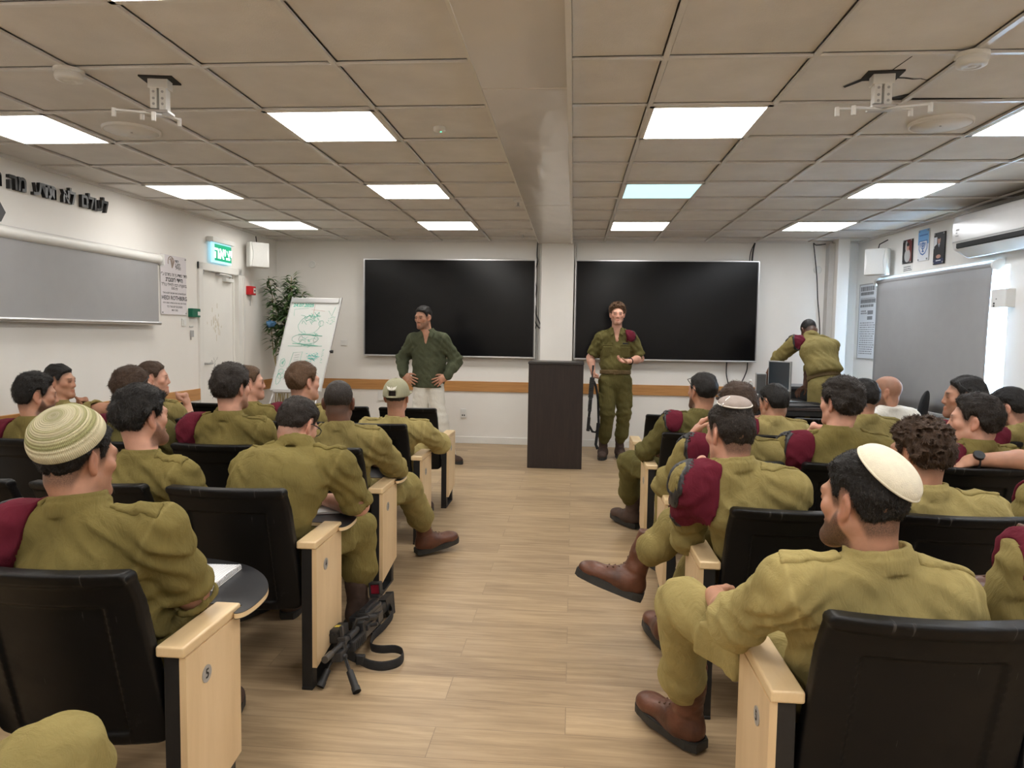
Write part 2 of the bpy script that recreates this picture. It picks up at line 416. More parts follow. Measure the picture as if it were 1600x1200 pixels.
# ------------------------------------------------------------------ door
def build_door():
    m = MB()
    for a in ((6.92, 6.995, 0, 2.06), (7.745, 7.82, 0, 2.06), (6.92, 7.82, 1.985, 2.06)): wallbox(m, LWM, a[0], a[1], -.16, .022, a[2], a[3], .004)
    wallbox(m, LWM, 6.96, 7.02, -.16, -.03, 0, 2.0, .004); wallbox(m, LWM, 7.72, 7.78, -.16, -.03, 0, 2.0, .004)
    wallbox(m, LWM, 7.88, 7.91, -.01, .012, .1, 1.98, .003)
    struct(m.build('door_1_frame', M_white))
    dm = mottled('door_paint', (.76, .75, .72), .4, .03, 3); n = NT(dm)
    m = MB(); wallbox(m, LWM, 6.995, 7.745, -.085, -.045, .01, 1.983, .003); d = struct(m.build('door_1', dm))
    m = MB(); wallbox(m, LWM, 7.50, 7.69, -.045, .0, 1.90, 1.94, .004)
    m.tube([LW(7.6, -.01, 1.945), LW(7.52, .05, 1.955), LW(7.42, .045, 1.965), LW(7.36, .0, 1.97)], .009, 6); m.build('door_closer', M_plas, d)
    m = MB(); wallbox(m, LWM, 7.36, 7.44, -.045, .01, 1.955, 1.983, .004); wallbox(m, LWM, 7.02, 7.09, -.045, -.02, 1.945, 1.965, .003); m.build('closer_bracket', M_alu, d)
    m = MB(); m.cyl(LW(7.07, -.045, 1.02), LW(7.07, .0, 1.02), .012); m.tube([LW(7.07, 0, 1.02), LW(7.1, .005, 1.02), LW(7.19, .005, 1.02)], .010, 8)
    wallbox(m, LWM, 7.05, 7.09, -.045, -.04, .93, 1.10, .002); m.build('door_handle', M_alu, d)
    m = MB(); rng = random.Random(2)               # dark and rusty marks on the leaf
    for k in range(26):
        s = 7.36+rng.gauss(0, .05); z = 1.48+rng.gauss(0, .09); a = rng.uniform(-.012, .012); L = rng.uniform(.02, .07)
        m.tube([LW(s, -.0445, z), LW(s+a, -.0442, z-L*.5), LW(s+a*.4, -.0445, z-L)], .0016, 4, 0)
    for k in range(12):
        s = 7.32+rng.gauss(0, .03); z = 1.02+rng.gauss(0, .05)
        m.tube([LW(s, -.0445, z), LW(s+rng.uniform(-.03, .03), -.0442, z-.03)], .0022, 4, 1)
    m.build('scratch_marks', [mat('rusty_mark', (.50, .42, .26), .7), M_grey], d)
build_door()

# ------------------------------------------------------------------ window and its blind
def build_window():
    m = MB()
    for a in ((6.10, 6.15, .68, 2.0), (8.0, 8.05, .68, 2.0), (6.10, 8.05, .68, .73), (6.10, 8.05, 1.95, 2.0), (7.05, 7.10, .68, 2.0)): wallbox(m, RWM, a[0], a[1], -.16, -.10, a[2], a[3], .004)
    w = struct(m.build('window_1', M_plas))
    gl = bpy.data.materials.new('window_glass'); gl.use_nodes = True; b = gl.node_tree.nodes['Principled BSDF']
    b.inputs['Transmission Weight'].default_value = 1; b.inputs['Roughness'].default_value = .0; b.inputs['IOR'].default_value = 1.0; b.inputs['Base Color'].default_value = (.95, .98, 1, 1)
    m = MB(); wallbox(m, RWM, 6.15, 8.0, -.135, -.13, .73, 1.95); m.build('pane', gl, w)
    m = MB(); wallbox(m, RWM, 6.08, 8.07, -.2, .02, .655, .685, .004); m.build('sill', M_white, w)
    t = thing('roller_blind', 'grey roller blind pulled down over the window in the right wall', 'blind', RW(7.2, .06, 1.0))
    T = Matrix.Translation(-t.location) @ RWM
    v = []; f = []; N = 24
    for i in range(N+1):
        s = 6.19+(8.12-6.19)*i/N
        for j in range(13):
            z = 1.995-(1.995-.70)*j/12
            e = -.012*math.sin(j/12*PI) if i == 0 else 0
            v.append(T @ Vector((s+(.02*j/12-e if i == 0 else 0), .075+.006*math.sin(i*.9)*j/12, z)))
    f = [(i*13+j, i*13+j+1, (i+1)*13+j+1, (i+1)*13+j) for i in range(N) for j in range(12)]
    m = MB().add(v, f, 0, True); bl = m.build('fabric', M_blind, t); sd = bl.modifiers.new('thick', 'SOLIDIFY'); sd.thickness = .002
    m = MB(); m.cyl(T @ Vector((6.2, .062, 2.0)), T @ Vector((8.13, .062, 2.0)), .022, n=14); m.build('roller', M_blind, t)
    m = MB(); m.box((6.17, .03, .675), (8.12, .09, .705), .006, 2, 0, T); m.build('bottom_bar', M_plas, t)
    m = MB()
    for s in (6.165, 8.145): m.cyl(T @ Vector((s-.012, .062, 2.0)), T @ Vector((s+.012, .062, 2.0)), .042, n=20); m.box((s-.01, 0, 1.98), (s+.01, .06, 2.05), .003, 1, 0, T)
    m.box((6.15, .0, 2.045), (8.15, .03, 2.06), .003, 1, 0, T); m.build('bracket', M_plas, t)
    t = thing('projector_screen', 'grey roller screen pulled halfway down on the left wall beside the plaque', 'roller screen', LW(5.3, .08, 1.7))
    T = Matrix.Translation(-t.location) @ LWM
    m = MB(); m.box((2.3, .075, 1.43), (6.13, .078, 2.0), 0, 1, 0, T); m.build('fabric', M_blind, t)
    m = MB(); m.cyl(T @ Vector((2.3, .085, 1.425)), T @ Vector((6.14, .085, 1.425)), .016, n=12); m.build('bottom_bar', M_alu, t)
    m = MB(); m.cyl(T @ Vector((2.25, .065, 2.0)), T @ Vector((6.16, .065, 2.0)), .042, n=20); m.build('roller_case', M_plas, t)
    m = MB(); m.box((2.25, .0, 2.035), (6.2, .06, 2.047), .003, 1, 0, T); m.build('mounting_rail', M_alu, t)
    m = MB(); m.box((6.16, 0, 1.95), (6.175, .12, 2.045), .004, 1, 0, T); m.cyl(T @ Vector((6.17, .07, 1.96)), T @ Vector((6.2, .07, 1.96)), .018); m.build('bracket', M_plas, t)
build_window()
# ------------------------------------------------------------------ front wall: displays, lectern, flip chart, plant
HEB = lambda s: s[::-1]        # the font engine sets glyphs left to right
def build_displays():
    scr = mat('display_glass', (.004, .004, .0048), .20, spec=.22)
    bez = mat('display_bezel', (.09, .09, .095), .35, .7)
    for x0, x1, lab in ((-2.60, -.475, 'large black wall display behind the person in the green shirt'),
                        (.012, 2.17, 'large black wall display right of the ceiling beam, behind the standing soldier')):
        t = thing('wall_display', lab, 'display', ((x0+x1)/2, YB-.1, 1.68), 0, 'wall displays'); w = (x1-x0)/2; h = .60
        m = MB(); m.box((-w, .0, -h), (w, .07, h), .006); m.box((-w*.5, .07, -h*.5), (w*.5, .105, h*.5)); m.build('case', bez, t)
        m = MB(); m.box((-w+.016, -.0015, -h+.022), (w-.016, .004, h-.016)); m.build('screen', scr, t)
        m = MB()
        for s in (-1, 1): m.box((s*w-.006, -.004, -h), (s*w+.006, .01, h), .002)
        m.box((-w, -.004, h-.012), (w, .01, h), .002); m.box((-w, -.006, -h), (w, .012, -h+.018), .002)
        m.build('frame', M_alu, t)
build_displays()

def build_lectern():
    t = thing('lectern', 'dark brown wooden lectern standing between the two wall displays', 'lectern', (-.165, 7.25, 0))
    m = MB(); m.box((-.285, 0, 0), (.275, .022, 1.075), .003); m.build('front_panel', M_weng, t)
    m = MB(); m.box((-.29, -.012, 1.075), (.28, .44, 1.098), .003); m.build('top', mottled('lectern_edge', (.03, .026, .026), .4), t)
    for s in (-.285, .253): m = MB(); m.box((s, .022, 0), (s+.022, .42, 1.075), .002); m.build('side_panel', M_weng, t)
    m = MB(); m.box((-.263, .022, .55), (.253, .40, .57)); m.build('shelf', M_weng, t)
build_lectern()

def build_flipchart():
    top = Vector((-3.29, 8.12, 1.765)); bot = Vector((-3.45, 7.86, .70))
    u = Vector((1, .03, -.003)).normalized(); dn = (bot-top); dn.normalize(); up = -dn
    T = axes(bot, u, up); t = thing('flip_chart_easel', 'white flip chart easel with green marker drawings in the front left corner', 'flip chart', (-3.2, 8.0, 0))
    T = Matrix.Translation(-t.location) @ T; H = (top-bot).length; Wd = .585
    # skew: the board leans sideways as well
    m = MB(); m.box((0, 0, -.012), (Wd, H, 0), .004, 2, 0, T); bd = m.build('board', mat('whiteboard_enamel', (.74, .76, .75), .22), t)
    m = MB()
    for x in (-.006, Wd-.008): m.box((x, -.01, -.016), (x+.014, H+.01, .006), .003, 2, 0, T)
    m.box((-.006, -.014, -.016), (Wd+.006, .004, .01), .003, 2, 0, T); m.build('frame', M_alu, t)
    m = MB(); m.box((0, H-.065, 0), (Wd-.02, H-.005, .02), .006, 2, 0, T); m.build('paper_clamp', M_alu, t)
    m = MB(); m.box((.05, -.04, .0), (Wd-.05, -.015, .06), .004, 2, 0, T); m.build('pen_tray', M_alu, t)
    for a, b in (((.04, -.02, -.01), (-.02, -.74, .05)), ((Wd-.04, -.02, -.01), (Wd+.02, -.74, .05)), ((Wd/2, H*.75, -.02), (Wd/2, -.72, -.62))):
        m = MB(); q = T @ Vector(b); q.z = 0.0; m.tube([T @ Vector(a), q], .013, 8); m.build('leg', M_alu, t)
    m = MB(); m.cyl(T @ Vector((Wd+.0, H*.42, -.01)), T @ Vector((Wd+.035, H*.42, -.01)), .018); m.build('knob', M_black, t)
    # marker drawing
    rng = random.Random(11); m = MB(); P = lambda x, y: T @ Vector((x*Wd, y*H, .0012))
    def stroke(pts, w=.0028, mi=0): m.tube([P(*p) for p in pts], w*.7, 4, mi)
    def loop(cx, cy, rx, ry, n=18, a0=0, a1=2*PI, w=.0026, mi=0):
        stroke([(cx+rx*math.cos(a0+(a1-a0)*i/n)+rng.gauss(0, .004), cy+ry*math.sin(a0+(a1-a0)*i/n)+rng.gauss(0, .003)) for i in range(n+1)], w, mi)
    tm = text_mesh('24.07.2025', .055, 0, 'LEFT', .002); m.mesh(tm, T @ Matrix.Translation((.06*Wd, .915*H, .0015)), 0)
    loop(.47, .70, .22, .10); loop(.45, .55, .27, .055); loop(.70, .72, .05, .03); loop(.36, .55, .035, .03, mi=1); loop(.66, .545, .04, .03, mi=1)
    stroke([(.12, .80), (.10, .87), (.38, .885)]); stroke([(.45, .87), (.72, .855)], mi=2); stroke([(.50, .80), (.50, .93)], mi=2)
    stroke([(.80, .86), (.88, .80), (.92, .90)]); stroke([(.30, .60), (.78, .585)], .006); stroke([(.22, .50), (.75, .475)], .006); stroke([(.14, .47), (.82, .475)], .004)
    for k in range(40):
        x, y = rng.uniform(.32, .62), rng.uniform(.74, .82); stroke([(x, y), (x+rng.uniform(-.09, .09), y+rng.uniform(-.04, .04))], .0035)
    for k in range(34):
        x, y = rng.uniform(.34, .66), rng.uniform(.47, .62); stroke([(x, y), (x+rng.uniform(-.1, .1), y+rng.uniform(-.03, .03))], .003)
    for k in range(60):
        x, y = rng.uniform(.56, .78), rng.uniform(.30, .40); stroke([(x, y), (x+rng.uniform(-.05, .05), y+rng.uniform(-.012, .012))], .004, 3)
    for k in range(14):
        x, y = rng.uniform(.82, .95), rng.uniform(.70, .80); stroke([(x, y), (x+rng.uniform(-.04, .04), y+rng.uniform(-.02, .02))], .003)
    for k in range(8):
        x, y = .85, .30+.02*k; stroke([(x, y), (x+rng.uniform(.02, .05), y+rng.uniform(-.01, .01))], .003)
    stroke([(.24, .20), (.28, .40), (.46, .41), (.44, .21), (.24, .20)]); 
    for k in range(6): stroke([(.32, .24+.026*k), (.41, .25+.026*k)], .003, 1)
    loop(.11, .29, .05, .045); loop(.12, .19, .05, .03); loop(.10, .115, .045, .055); loop(.13, .15, .07, .03)
    for k in range(12): stroke([(.08+rng.uniform(0, .06), .27+rng.uniform(0, .05)), (.08+rng.uniform(0, .06), .27+rng.uniform(0, .05))], .003)
    m.build('marker_drawing', [mat('green_marker', (.10, .50, .38), .5), mat('grey_marker', (.22, .27, .27), .5), mat('red_marker', (.55, .30, .27), .5), mat('teal_marker', (.05, .55, .50), .5)], bd)
build_flipchart()

def build_plant():
    t = thing('bamboo_plant', 'tall leafy bamboo plant in the front left corner behind the flip chart', 'plant', (-3.60, 8.42, 0))
    rng = random.Random(5); m = MB(); lf = MB()
    m.lathe([(.12, 0), (.15, .02), (.17, .28), (.165, .30), (.14, .28)]); m.build('pot', mottled('clay_pot', (.12, .07, .05), .7), t); m = MB()
    for k in range(7):
        x, y = rng.uniform(-.08, .10)+(.07 if k > 3 else 0), rng.uniform(-.1, .06); h = rng.uniform(1.75, 2.08); tip = Vector((x*1.8+rng.uniform(-.03, .12), y+rng.uniform(-.12, .0), h))
        pts = [Vector((x*.4, y*.4, .26)).lerp(tip, i/8)+Vector((.02*math.sin(i*1.7+k), .01*math.cos(i), 0)) for i in range(9)]; m.tube(pts, [.008-.0006*i for i in range(9)], 6)
        for q in range(38):
            z = rng.choice((rng.uniform(.55, 1.0), rng.uniform(.62, 1.04))); i = min(7.99, z*8*.98); p = pts[int(i)].lerp(pts[int(i)+1], i-int(i))
            for _ in range(3):
                a = rng.uniform(0, 2*PI); L = rng.uniform(.11, .18); d = Vector((math.cos(a), math.sin(a)*.7-.25, rng.uniform(-.35, .55))).normalized()
                if p.x+d.x*L < -.165: d.x = abs(d.x)*.4
                if p.y+d.y*L > .30: d.y = -abs(d.y)
                s = d.cross(Vector((0, 0, 1))).normalized()*rng.uniform(.015, .024); n = s.cross(d).normalized()*.006
                b = p+d*.01; mid = b+d*L*.45+n; e = b+d*L-Vector((0, 0, L*.18))
                lf.add([b, mid+s, e, mid-s, mid+n*.7], [(0, 1, 4), (1, 2, 4), (2, 3, 4), (3, 0, 4)], rng.choice((0, 0, 1)))
    m.build('stem', mottled('bamboo_cane', (.33, .27, .12), .5), t)
    lf.build('foliage', [mottled('leaf_green', (.085, .15, .05), .5, .3, 9), mottled('leaf_dark', (.05, .10, .036), .5, .3, 9)], t)
    m = MB(); rr = bmesh.new(); bmesh.ops.create_icosphere(rr, subdivisions=3, radius=1)
    for v in rr.verts: v.co = Vector((v.co.x*.05, v.co.y*.05, v.co.z*.04))*(1+.35*math.sin(5*v.co.x+3*v.co.z)*math.cos(4*v.co.y+v.co.x))
    rr.transform(Matrix.Translation((.0, -.20, 1.455))); m.bm(rr, 0, None, True)
    m.build('blue_cloth', mottled('blue_fabric', (.06, .16, .30), .7), t)['label'] = 'crumpled blue cloth caught among the stems'
build_plant()

# ------------------------------------------------------------------ things on the left wall
def build_left_wall():
    t = thing('wall_lettering', 'black raised Hebrew letters in a line above the roller screen', 'lettering', LW(5.0, .0, 2.35))
    T0 = Matrix.Translation(-t.location)
    lm = mat('black_acrylic', (.012, .012, .013), .35)
    x = 5.552                                           # right edge of the first word; the rest runs toward the camera
    for wd in ('לעולם', 'לא', 'תדע', 'מה', 'תורם'):
        me = text_mesh(HEB(wd), .158, .014, 'RIGHT', .0045)
        wdt = max(v.co.x for v in me.vertices)-min(v.co.x for v in me.vertices); mx = max(v.co.x for v in me.vertices)
        m = MB(); m.mesh(me, T0 @ axes(LW(x-mx*.78, .015, 2.352), LWM.to_3x3() @ Vector((1, 0, 0)), (0, 0, 1)) @ Matrix.Diagonal((.78, .92, 1, 1))); m.build('word', lm, t)
        x -= wdt*.78+.065
    t = thing('dedication_plaque', 'white plaque with black lettering between the roller screen and the door', 'plaque', LW(6.49, 0, 1.79))
    T0 = Matrix.Translation(-t.location); xd = LWM.to_3x3() @ Vector((1, 0, 0))
    m = MB(); m.box((6.278, .006, 1.512), (6.70, .012, 2.066), .001, 1, 0, T0 @ LWM); pl = m.build('panel', mat('plaque_acrylic', (.73, .70, .73), .25), t)
    m = MB(); L = lambda s, y, size, b=0.0: m.mesh(text_mesh(s, size, 0, 'CENTER', b), T0 @ axes(LW(6.495, .0128, y), xd, (0, 0, 1)))
    L(HEB('חדר מודיעין זה נתרם ע"י'), 1.885, .043, .0008); L(HEB('היידי רוטברג'), 1.838, .056, .002); L(HEB('בהוקרה רבה לחיילי צה"ל'), 1.79, .040, .0008); L(HEB('קיץ 2023'), 1.758, .030, .0005)
    L('THIS AUDITORIUM WAS DONATED BY', 1.712, .022, .0005); L('HEIDI ROTHBERG', 1.667, .053, .0012); L('WITH GREAT APPRECIATION AND GRATITUDE', 1.620, .018, .0004); L('TO THE IDF SOLDIERS', 1.585, .026, .0004); L('MAY 2023', 1.553, .024, .0004)
    T = T0 @ axes(LW(6.515, .0128, 1.985), xd, (0, 0, 1))
    for i, s in enumerate(('יחד', 'למען', 'החייל')): m.mesh(text_mesh(HEB(s), .040, 0, 'LEFT', .0012), T @ Matrix.Translation((.0, .032-.032*i, 0)))
    m.build('lettering', M_ink, pl)
    m = MB()
    for k in range(5):                                  # a little tree-like emblem
        a = R(40+25*k); m.tube([T @ Vector((-.055, -.035, 0)), T @ Vector((-.055+.03*math.cos(a), .0+.01*k % 3, 0)), T @ Vector((-.055+.055*math.cos(a), .01+.05*math.sin(a), 0))], .004, 5)
    m.tube([T @ Vector((-.075+.045*math.cos(a), .02+.05*math.sin(a), 0)) for a in np.linspace(-.6, 3.6, 14)], .004, 5); m.build('emblem', mat('emblem_brown', (.33, .26, .22), .6), pl)
    for s in (6.295, 6.683):
        for z in (1.53, 2.048): MB().cyl(T0 @ LW(s, -.002, z), T0 @ LW(s, .02, z), .007, n=10).build('standoff_bolt', M_grey, t)
    # green exit sign
    t = thing('exit_sign', 'lit green Hebrew exit sign above the white door', 'exit sign', LW(7.34, 0, 2.18)); T0 = Matrix.Translation(-t.location)
    m = MB(); m.box((7.10, 0, 2.285), (7.56, .075, 2.335), .005, 2, 0, T0 @ LWM); m.build('housing', M_plas, t)
    m = MB(); m.box((7.13, .03, 2.075), (7.54, .042, 2.285), .002, 1, 0, T0 @ LWM); gp = m.build('panel', mat('lit_acrylic', (.40, .72, .86), .3, emit=.30), t)
    m = MB(); m.box((7.19, .042, 2.10), (7.535, .046, 2.27), 0, 1, 0, T0 @ LWM); m.build('green_field', mat('exit_green', (.0, .30, .15), .4, emit=.22), gp)
    m = MB(); m.mesh(text_mesh(HEB('יציאה'), .165, .001, 'CENTER', .004), T0 @ axes(LW(7.36, .0475, 2.178), xd, (0, 0, 1)) @ Matrix.Diagonal((1.0, 1.0, 1, 1))); m.build('lettering', mat('lit_white', (.85, 1, .95), .4, emit=.65), gp)
    # loudspeakers
    def speaker(M, lab, cable):
        t = thing('loudspeaker', lab, 'loudspeaker', M.translation, 0, 'white wall loudspeakers'); Q = Matrix.Translation(-M.translation) @ M @ Matrix.Diagonal((.72, .75, .8, 1))
        def outline(w, h, waist, n=40):
            pts = []
            for s in (1, -1):
                for i in range(n+1):
                    v = -1+2*i/n; v = v*s; pts.append((s*(w-waist*math.cos(v*PI/2)**2), v*h))
            return pts
        m = MB(); m.box((-.165, -.19, 0), (.165, .19, .13), .02, 3, 0, Q); m.build('cabinet', M_plas, t)
        m = MB(); m.prism(outline(.138, .178, .022), .13, .142, Q, 0); m.build('grille', mottled('speaker_mesh', (.58, .58, .56), .6, .06, 200), t)
        m = MB(); m.box((-.05, -.05, -.06), (.05, .05, .0), .005, 2, 0, Q); m.build('bracket', M_plas, t)
        m = MB(); m.tube([Q @ Vector(p) for p in cable], .006, 6); m.build('cable', M_black, t)
    speaker(axes(LW(7.98, .11, 2.235), Matrix.Rotation(R(-38), 3, 'Z') @ xd, (0, 0, 1)), 'white loudspeaker on the left wall above the red call point', [(.0, .185, .03), (.0, .24, .02), (.005, .29, .0)])
    speaker(axes(RW(8.03, .11, 2.205), Matrix.Rotation(R(42), 3, 'Z') @ (RWM.to_3x3() @ Vector((-1, 0, 0))), (0, 0, 1)), 'white loudspeaker on the right wall left of the three framed pictures', [(.0, .185, .05), (.02, .25, .06), (.12, .31, .02)])
    t = thing('fire_call_point', 'small red fire alarm box on the left wall between the door and the corner', 'alarm', LW(8.02, 0, 1.835)); Q = Matrix.Translation(-t.location) @ LWM
    m = MB(); m.box((7.955, 0, 1.785), (8.085, .06, 1.885), .006, 2, 0, Q); m.build('box', mat('alarm_red', (.55, .015, .02), .35), t)
    m = MB(); m.box((8.02, .06, 1.805), (8.07, .063, 1.865), .001, 1, 0, Q); m.build('label_plate', M_plas, t)
    m = MB(); m.cyl(Q @ Vector((8.045, .062, 1.835)), Q @ Vector((8.045, .067, 1.835)), .011); m.build('button', M_ink, t)
    m = MB(); m.tube([Q @ Vector((8.04, .02, 1.787)), Q @ Vector((8.042, .012, 1.72)), Q @ Vector((8.04, .01, 1.66))], .0035, 5); m.build('cable', M_grey, t)
    t = thing('door_release', 'small green door release box left of the door', 'door release', LW(6.80, 0, 1.54)); Q = Matrix.Translation(-t.location) @ LWM
    m = MB(); m.box((6.74, 0, 1.497), (6.885, .05, 1.583), .005, 2, 0, Q); m.build('box', mat('release_green', (.0, .115, .062), .4), t)
    m = MB(); m.box((6.83, .05, 1.515), (6.878, .052, 1.553), .001, 1, 0, Q); m.build('label_plate', M_plas, t)
    t = thing('light_switch', 'white light switch below the plaque on the left wall', 'switch', LW(6.655, 0, 1.44)); Q = Matrix.Translation(-t.location) @ LWM
    m = MB(); m.box((6.62, 0, 1.405), (6.69, .012, 1.48), .003, 2, 0, Q); m.build('plate', M_plas, t)
    m = MB(); m.box((6.635, .012, 1.42), (6.675, .018, 1.465), .002, 2, 0, Q); m.build('rocker', M_plas, t)
    t = thing('key_hook', 'small grey key holder below the green door release', 'key holder', LW(6.79, 0, 1.36)); Q = Matrix.Translation(-t.location) @ LWM
    m = MB(); m.box((6.755, 0, 1.395), (6.82, .01, 1.41), .002, 1, 0, Q); m.build('rail', M_alu, t)
    m = MB(); m.box((6.765, .003, 1.30), (6.81, .02, 1.365), .003, 2, 0, Q); m.box((6.77, .003, 1.27), (6.78, .01, 1.30), 0, 1, 0, Q); m.build('keypad', M_grey, t)
    t = thing('wall_box', 'dark grey box at the left edge of the photo, on the wall below the lettering', 'box', LW(4.05, .0, 2.12)); Q = Matrix.Translation(-t.location) @ LWM
    m = MB(); m.prism([(3.62, 2.205), (4.355, 2.205), (4.415, 2.12), (4.375, 2.055), (3.62, 2.055)], .03, .11, Q @ Matrix(((1, 0, 0, 0), (0, 0, 1, 0), (0, 1, 0, 0), (0, 0, 0, 1)))); m.build('case', mottled('anthracite_plastic', (.05, .05, .055), .4), t)
    m = MB(); m.box((3.66, .11, 2.075), (4.34, .113, 2.185), .001, 1, 0, Q); m.build('grille', mottled('dark_mesh', (.02, .02, .022), .7, .2, 90), t)
    m = MB(); m.box((3.9, -.002, 2.09), (4.1, .03, 2.17), .003, 2, 0, Q); m.build('bracket', M_black, t)
build_left_wall()
# ------------------------------------------------------------------ things on the right wall
def ellipse(cx, cy, rx, ry, n=20): return [(cx+rx*math.cos(2*PI*i/n), cy+ry*math.sin(2*PI*i/n)) for i in range(n)]
def build_right_wall():
    xd = RWM.to_3x3() @ Vector((-1, 0, 0))
    flesh = mat('print_flesh', (.50, .27, .20), .4); suit = mat('print_black', (.018, .018, .02), .35); blue = mat('print_blue', (.06, .16, .42), .35)
    pale = mat('print_pale', (.70, .72, .76), .35); red = mat('print_red', (.16, .025, .022), .35); grey = mat('print_grey', (.42, .42, .42), .4); sky = mat('print_sky', (.16, .38, .68), .35); navy = mat('print_navy', (.025, .035, .09), .35)
    def board(s0, s1, z0, z1, base, lab, cat, th=.014):
        c = RW((s0+s1)/2, 0, (z0+z1)/2); t = thing('framed_picture', lab, cat, c, 0, 'framed pictures in a row')
        Q = Matrix.Translation(-c) @ RWM; m = MB(); m.box((s0, .004, z0), (s1, th, z1), .001, 1, 0, Q); p = m.build('board', base, t)
        w, h = (s1-s0)/2, (z1-z0)/2; Tm = Matrix.Translation(-c) @ axes(RW((s0+s1)/2, th, (z0+z1)/2), xd, (0, 0, 1)) @ Matrix.Diagonal((w, h, 1, 1)); 
        for sx in (-.82, .82):
            for sz in (-.9, .9): MB().cyl((Tm @ Vector((sx, sz, -.004))), (Tm @ Vector((sx, sz, .006))), .008, n=10).build('standoff_bolt', M_grey, t)
        return p, Tm
    p, T = board(7.565, 7.75, 2.158, 2.40, suit, 'small framed portrait with dark red background, leftmost of the three pictures', 'picture')
    m = MB(); m.prism([(-.2, -.85), (.9, -.85), (.9, .95), (-.2, .95)], .0002, .0006, T, 0); m.prism(ellipse(.05, -.35, .62, .55), .0006, .001, T, 1); m.prism(ellipse(.12, .35, .24, .30), .001, .0014, T, 2); m.prism(ellipse(-.2, .45, .25, .45), .0006, .0009, T, 1); m.prism(ellipse(.12, .58, .26, .16), .0014, .0017, T, 3); m.build('print', [red, grey, flesh, suit], p)
    p, T = board(7.275, 7.46, 2.156, 2.46, pale, 'blue and white framed emblem print, middle of the three pictures', 'picture')
    m = MB(); m.prism([(-1, .05), (1, .05), (1, 1), (-1, 1)], .0002, .0006, T, 0); m.prism([(-.8, .60), (.8, .60), (.8, .68), (-.8, .68)], .0006, .001, T, 1)
    m.prism([(-.8, .30), (-.8, -.25), (-.45, -.55), (0, -.66), (.45, -.55), (.8, -.25), (.8, .30)], .0006, .0010, T, 1); m.prism([(-.68, .24), (-.68, -.22), (-.38, -.48), (0, -.57), (.38, -.48), (.68, -.22), (.68, .24)], .0010, .0014, T, 2)
    for r in (.14, .30, .46):                            # branched lamp stand
        pts = [(r*math.cos(PI+PI*i/10), .16+r*.9*math.sin(PI+PI*i/10)) for i in range(11)]
        m.tube([T @ Vector((x, y, .002)) for x, y in pts], .0035, 4, 1)
    m.tube([T @ Vector((0, .2, .002)), T @ Vector((0, -.35, .002))], .005, 4, 1); m.prism([(-.22, -.45), (.22, -.45), (.1, -.33), (-.1, -.33)], .0014, .002, T, 1)
    m.build('print', [sky, blue, pale], p)
    p, T = board(7.005, 7.185, 2.097, 2.395, suit, 'framed portrait of a person in a dark suit, rightmost of the three pictures', 'picture')
    m = MB(); m.prism([(-.95, .0), (-.4, .0), (-.4, .72), (-.95, .72)], .0002, .0005, T, 0); m.prism([(-.95, -.55), (.95, -.55), (.85, .15), (.3, .3), (-.3, .3), (-.85, .15)], .0005, .0009, T, 1); m.prism([(-.16, .3), (.16, .3), (0, -.05)], .0009, .0013, T, 0); m.prism([(-.05, .25), (.05, .25), (.04, -.1), (-.04, -.1)], .0013, .0016, T, 3)
    m.prism(ellipse(0, .52, .26, .26), .0013, .0017, T, 2); m.prism(ellipse(0, .70, .27, .12), .0017, .002, T, 1); m.prism(ellipse(.0, -.52, .42, .12), .0013, .0017, T, 2); m.prism([(-.95, -.97), (.95, -.97), (.95, -.66), (-.95, -.66)], .0005, .0009, T, 3); m.prism([(-.45, -.80), (.45, -.80), (.45, -.74), (-.45, -.74)], .0009, .0013, T, 0)
    m.build('print', [pale, suit, flesh, navy], p)
    # small printed caption under the first picture
    t = thing('caption_label', 'small white caption label on the wall under the leftmost picture', 'label', RW(7.66, 0, 2.10)); Q = Matrix.Translation(-t.location)
    m = MB(); m.box((7.575, .0, 2.055), (7.745, .002, 2.145), 0, 1, 0, Q @ RWM); pl = m.build('card', M_plas, t)
    m = MB(); rng = random.Random(3)
    for z in (2.125, 2.105, 2.088):
        s = 7.735
        while s > 7.60: L = rng.uniform(.01, .028); m.box((s-L, .002, z-.004), (s, .0026, z+.004), 0, 1, 0, Q @ RWM); s -= L+.006
    m.build('lettering', M_ink, pl)
    # wall chart
    t = thing('wall_chart', 'white printed chart with rows of grey figures left of the window blind', 'chart', RW(8.45, 0, 1.6)); Q = Matrix.Translation(-t.location) @ RWM
    m = MB(); m.box((8.17, .003, 1.16), (8.665, .009, 2.005), .001, 1, 0, Q); pl = m.build('sheet', mat('chart_paper', (.66, .69, .74), .4), t)
    m = MB(); m.box((8.16, .002, 2.0), (8.675, .013, 2.012), 0, 1, 0, Q); m.box((8.16, .002, 1.152), (8.675, .013, 1.162), 0, 1, 0, Q); m.box((8.662, .002, 1.152), (8.672, .013, 2.012), 0, 1, 0, Q); m.build('edge_strip', M_grey, t)
    m = MB(); rng = random.Random(8)
    def row(z, h, s0=8.64, s1=8.30, w=(.012, .03), g=.008):
        s = s0
        while s > s1: L = rng.uniform(*w); m.box((s-L, .009, z-h/2), (s, .0096, z+h/2), 0, 1, 0, Q); s -= L+g
    row(1.955, .05, 8.64, 8.33, (.025, .05), .01); row(1.965, .015, 8.28, 8.2); row(1.90, .035, 8.64, 8.33, (.05, .1), .004)
    row(1.815, .04, 8.64, 8.33, (.08, .12), .003); row(1.76, .03, 8.64, 8.33, (.03, .06)); row(1.845, .008); row(1.79, .006)
    for z in (1.70, 1.675): row(z, .016, 8.62, 8.50, (.015, .03))
    m.box((8.33, .009, 1.66), (8.46, .0096, 1.705), 0, 1, 0, Q); m.box((8.34, .009, 1.60), (8.46, .0096, 1.64), 0, 1, 0, Q)
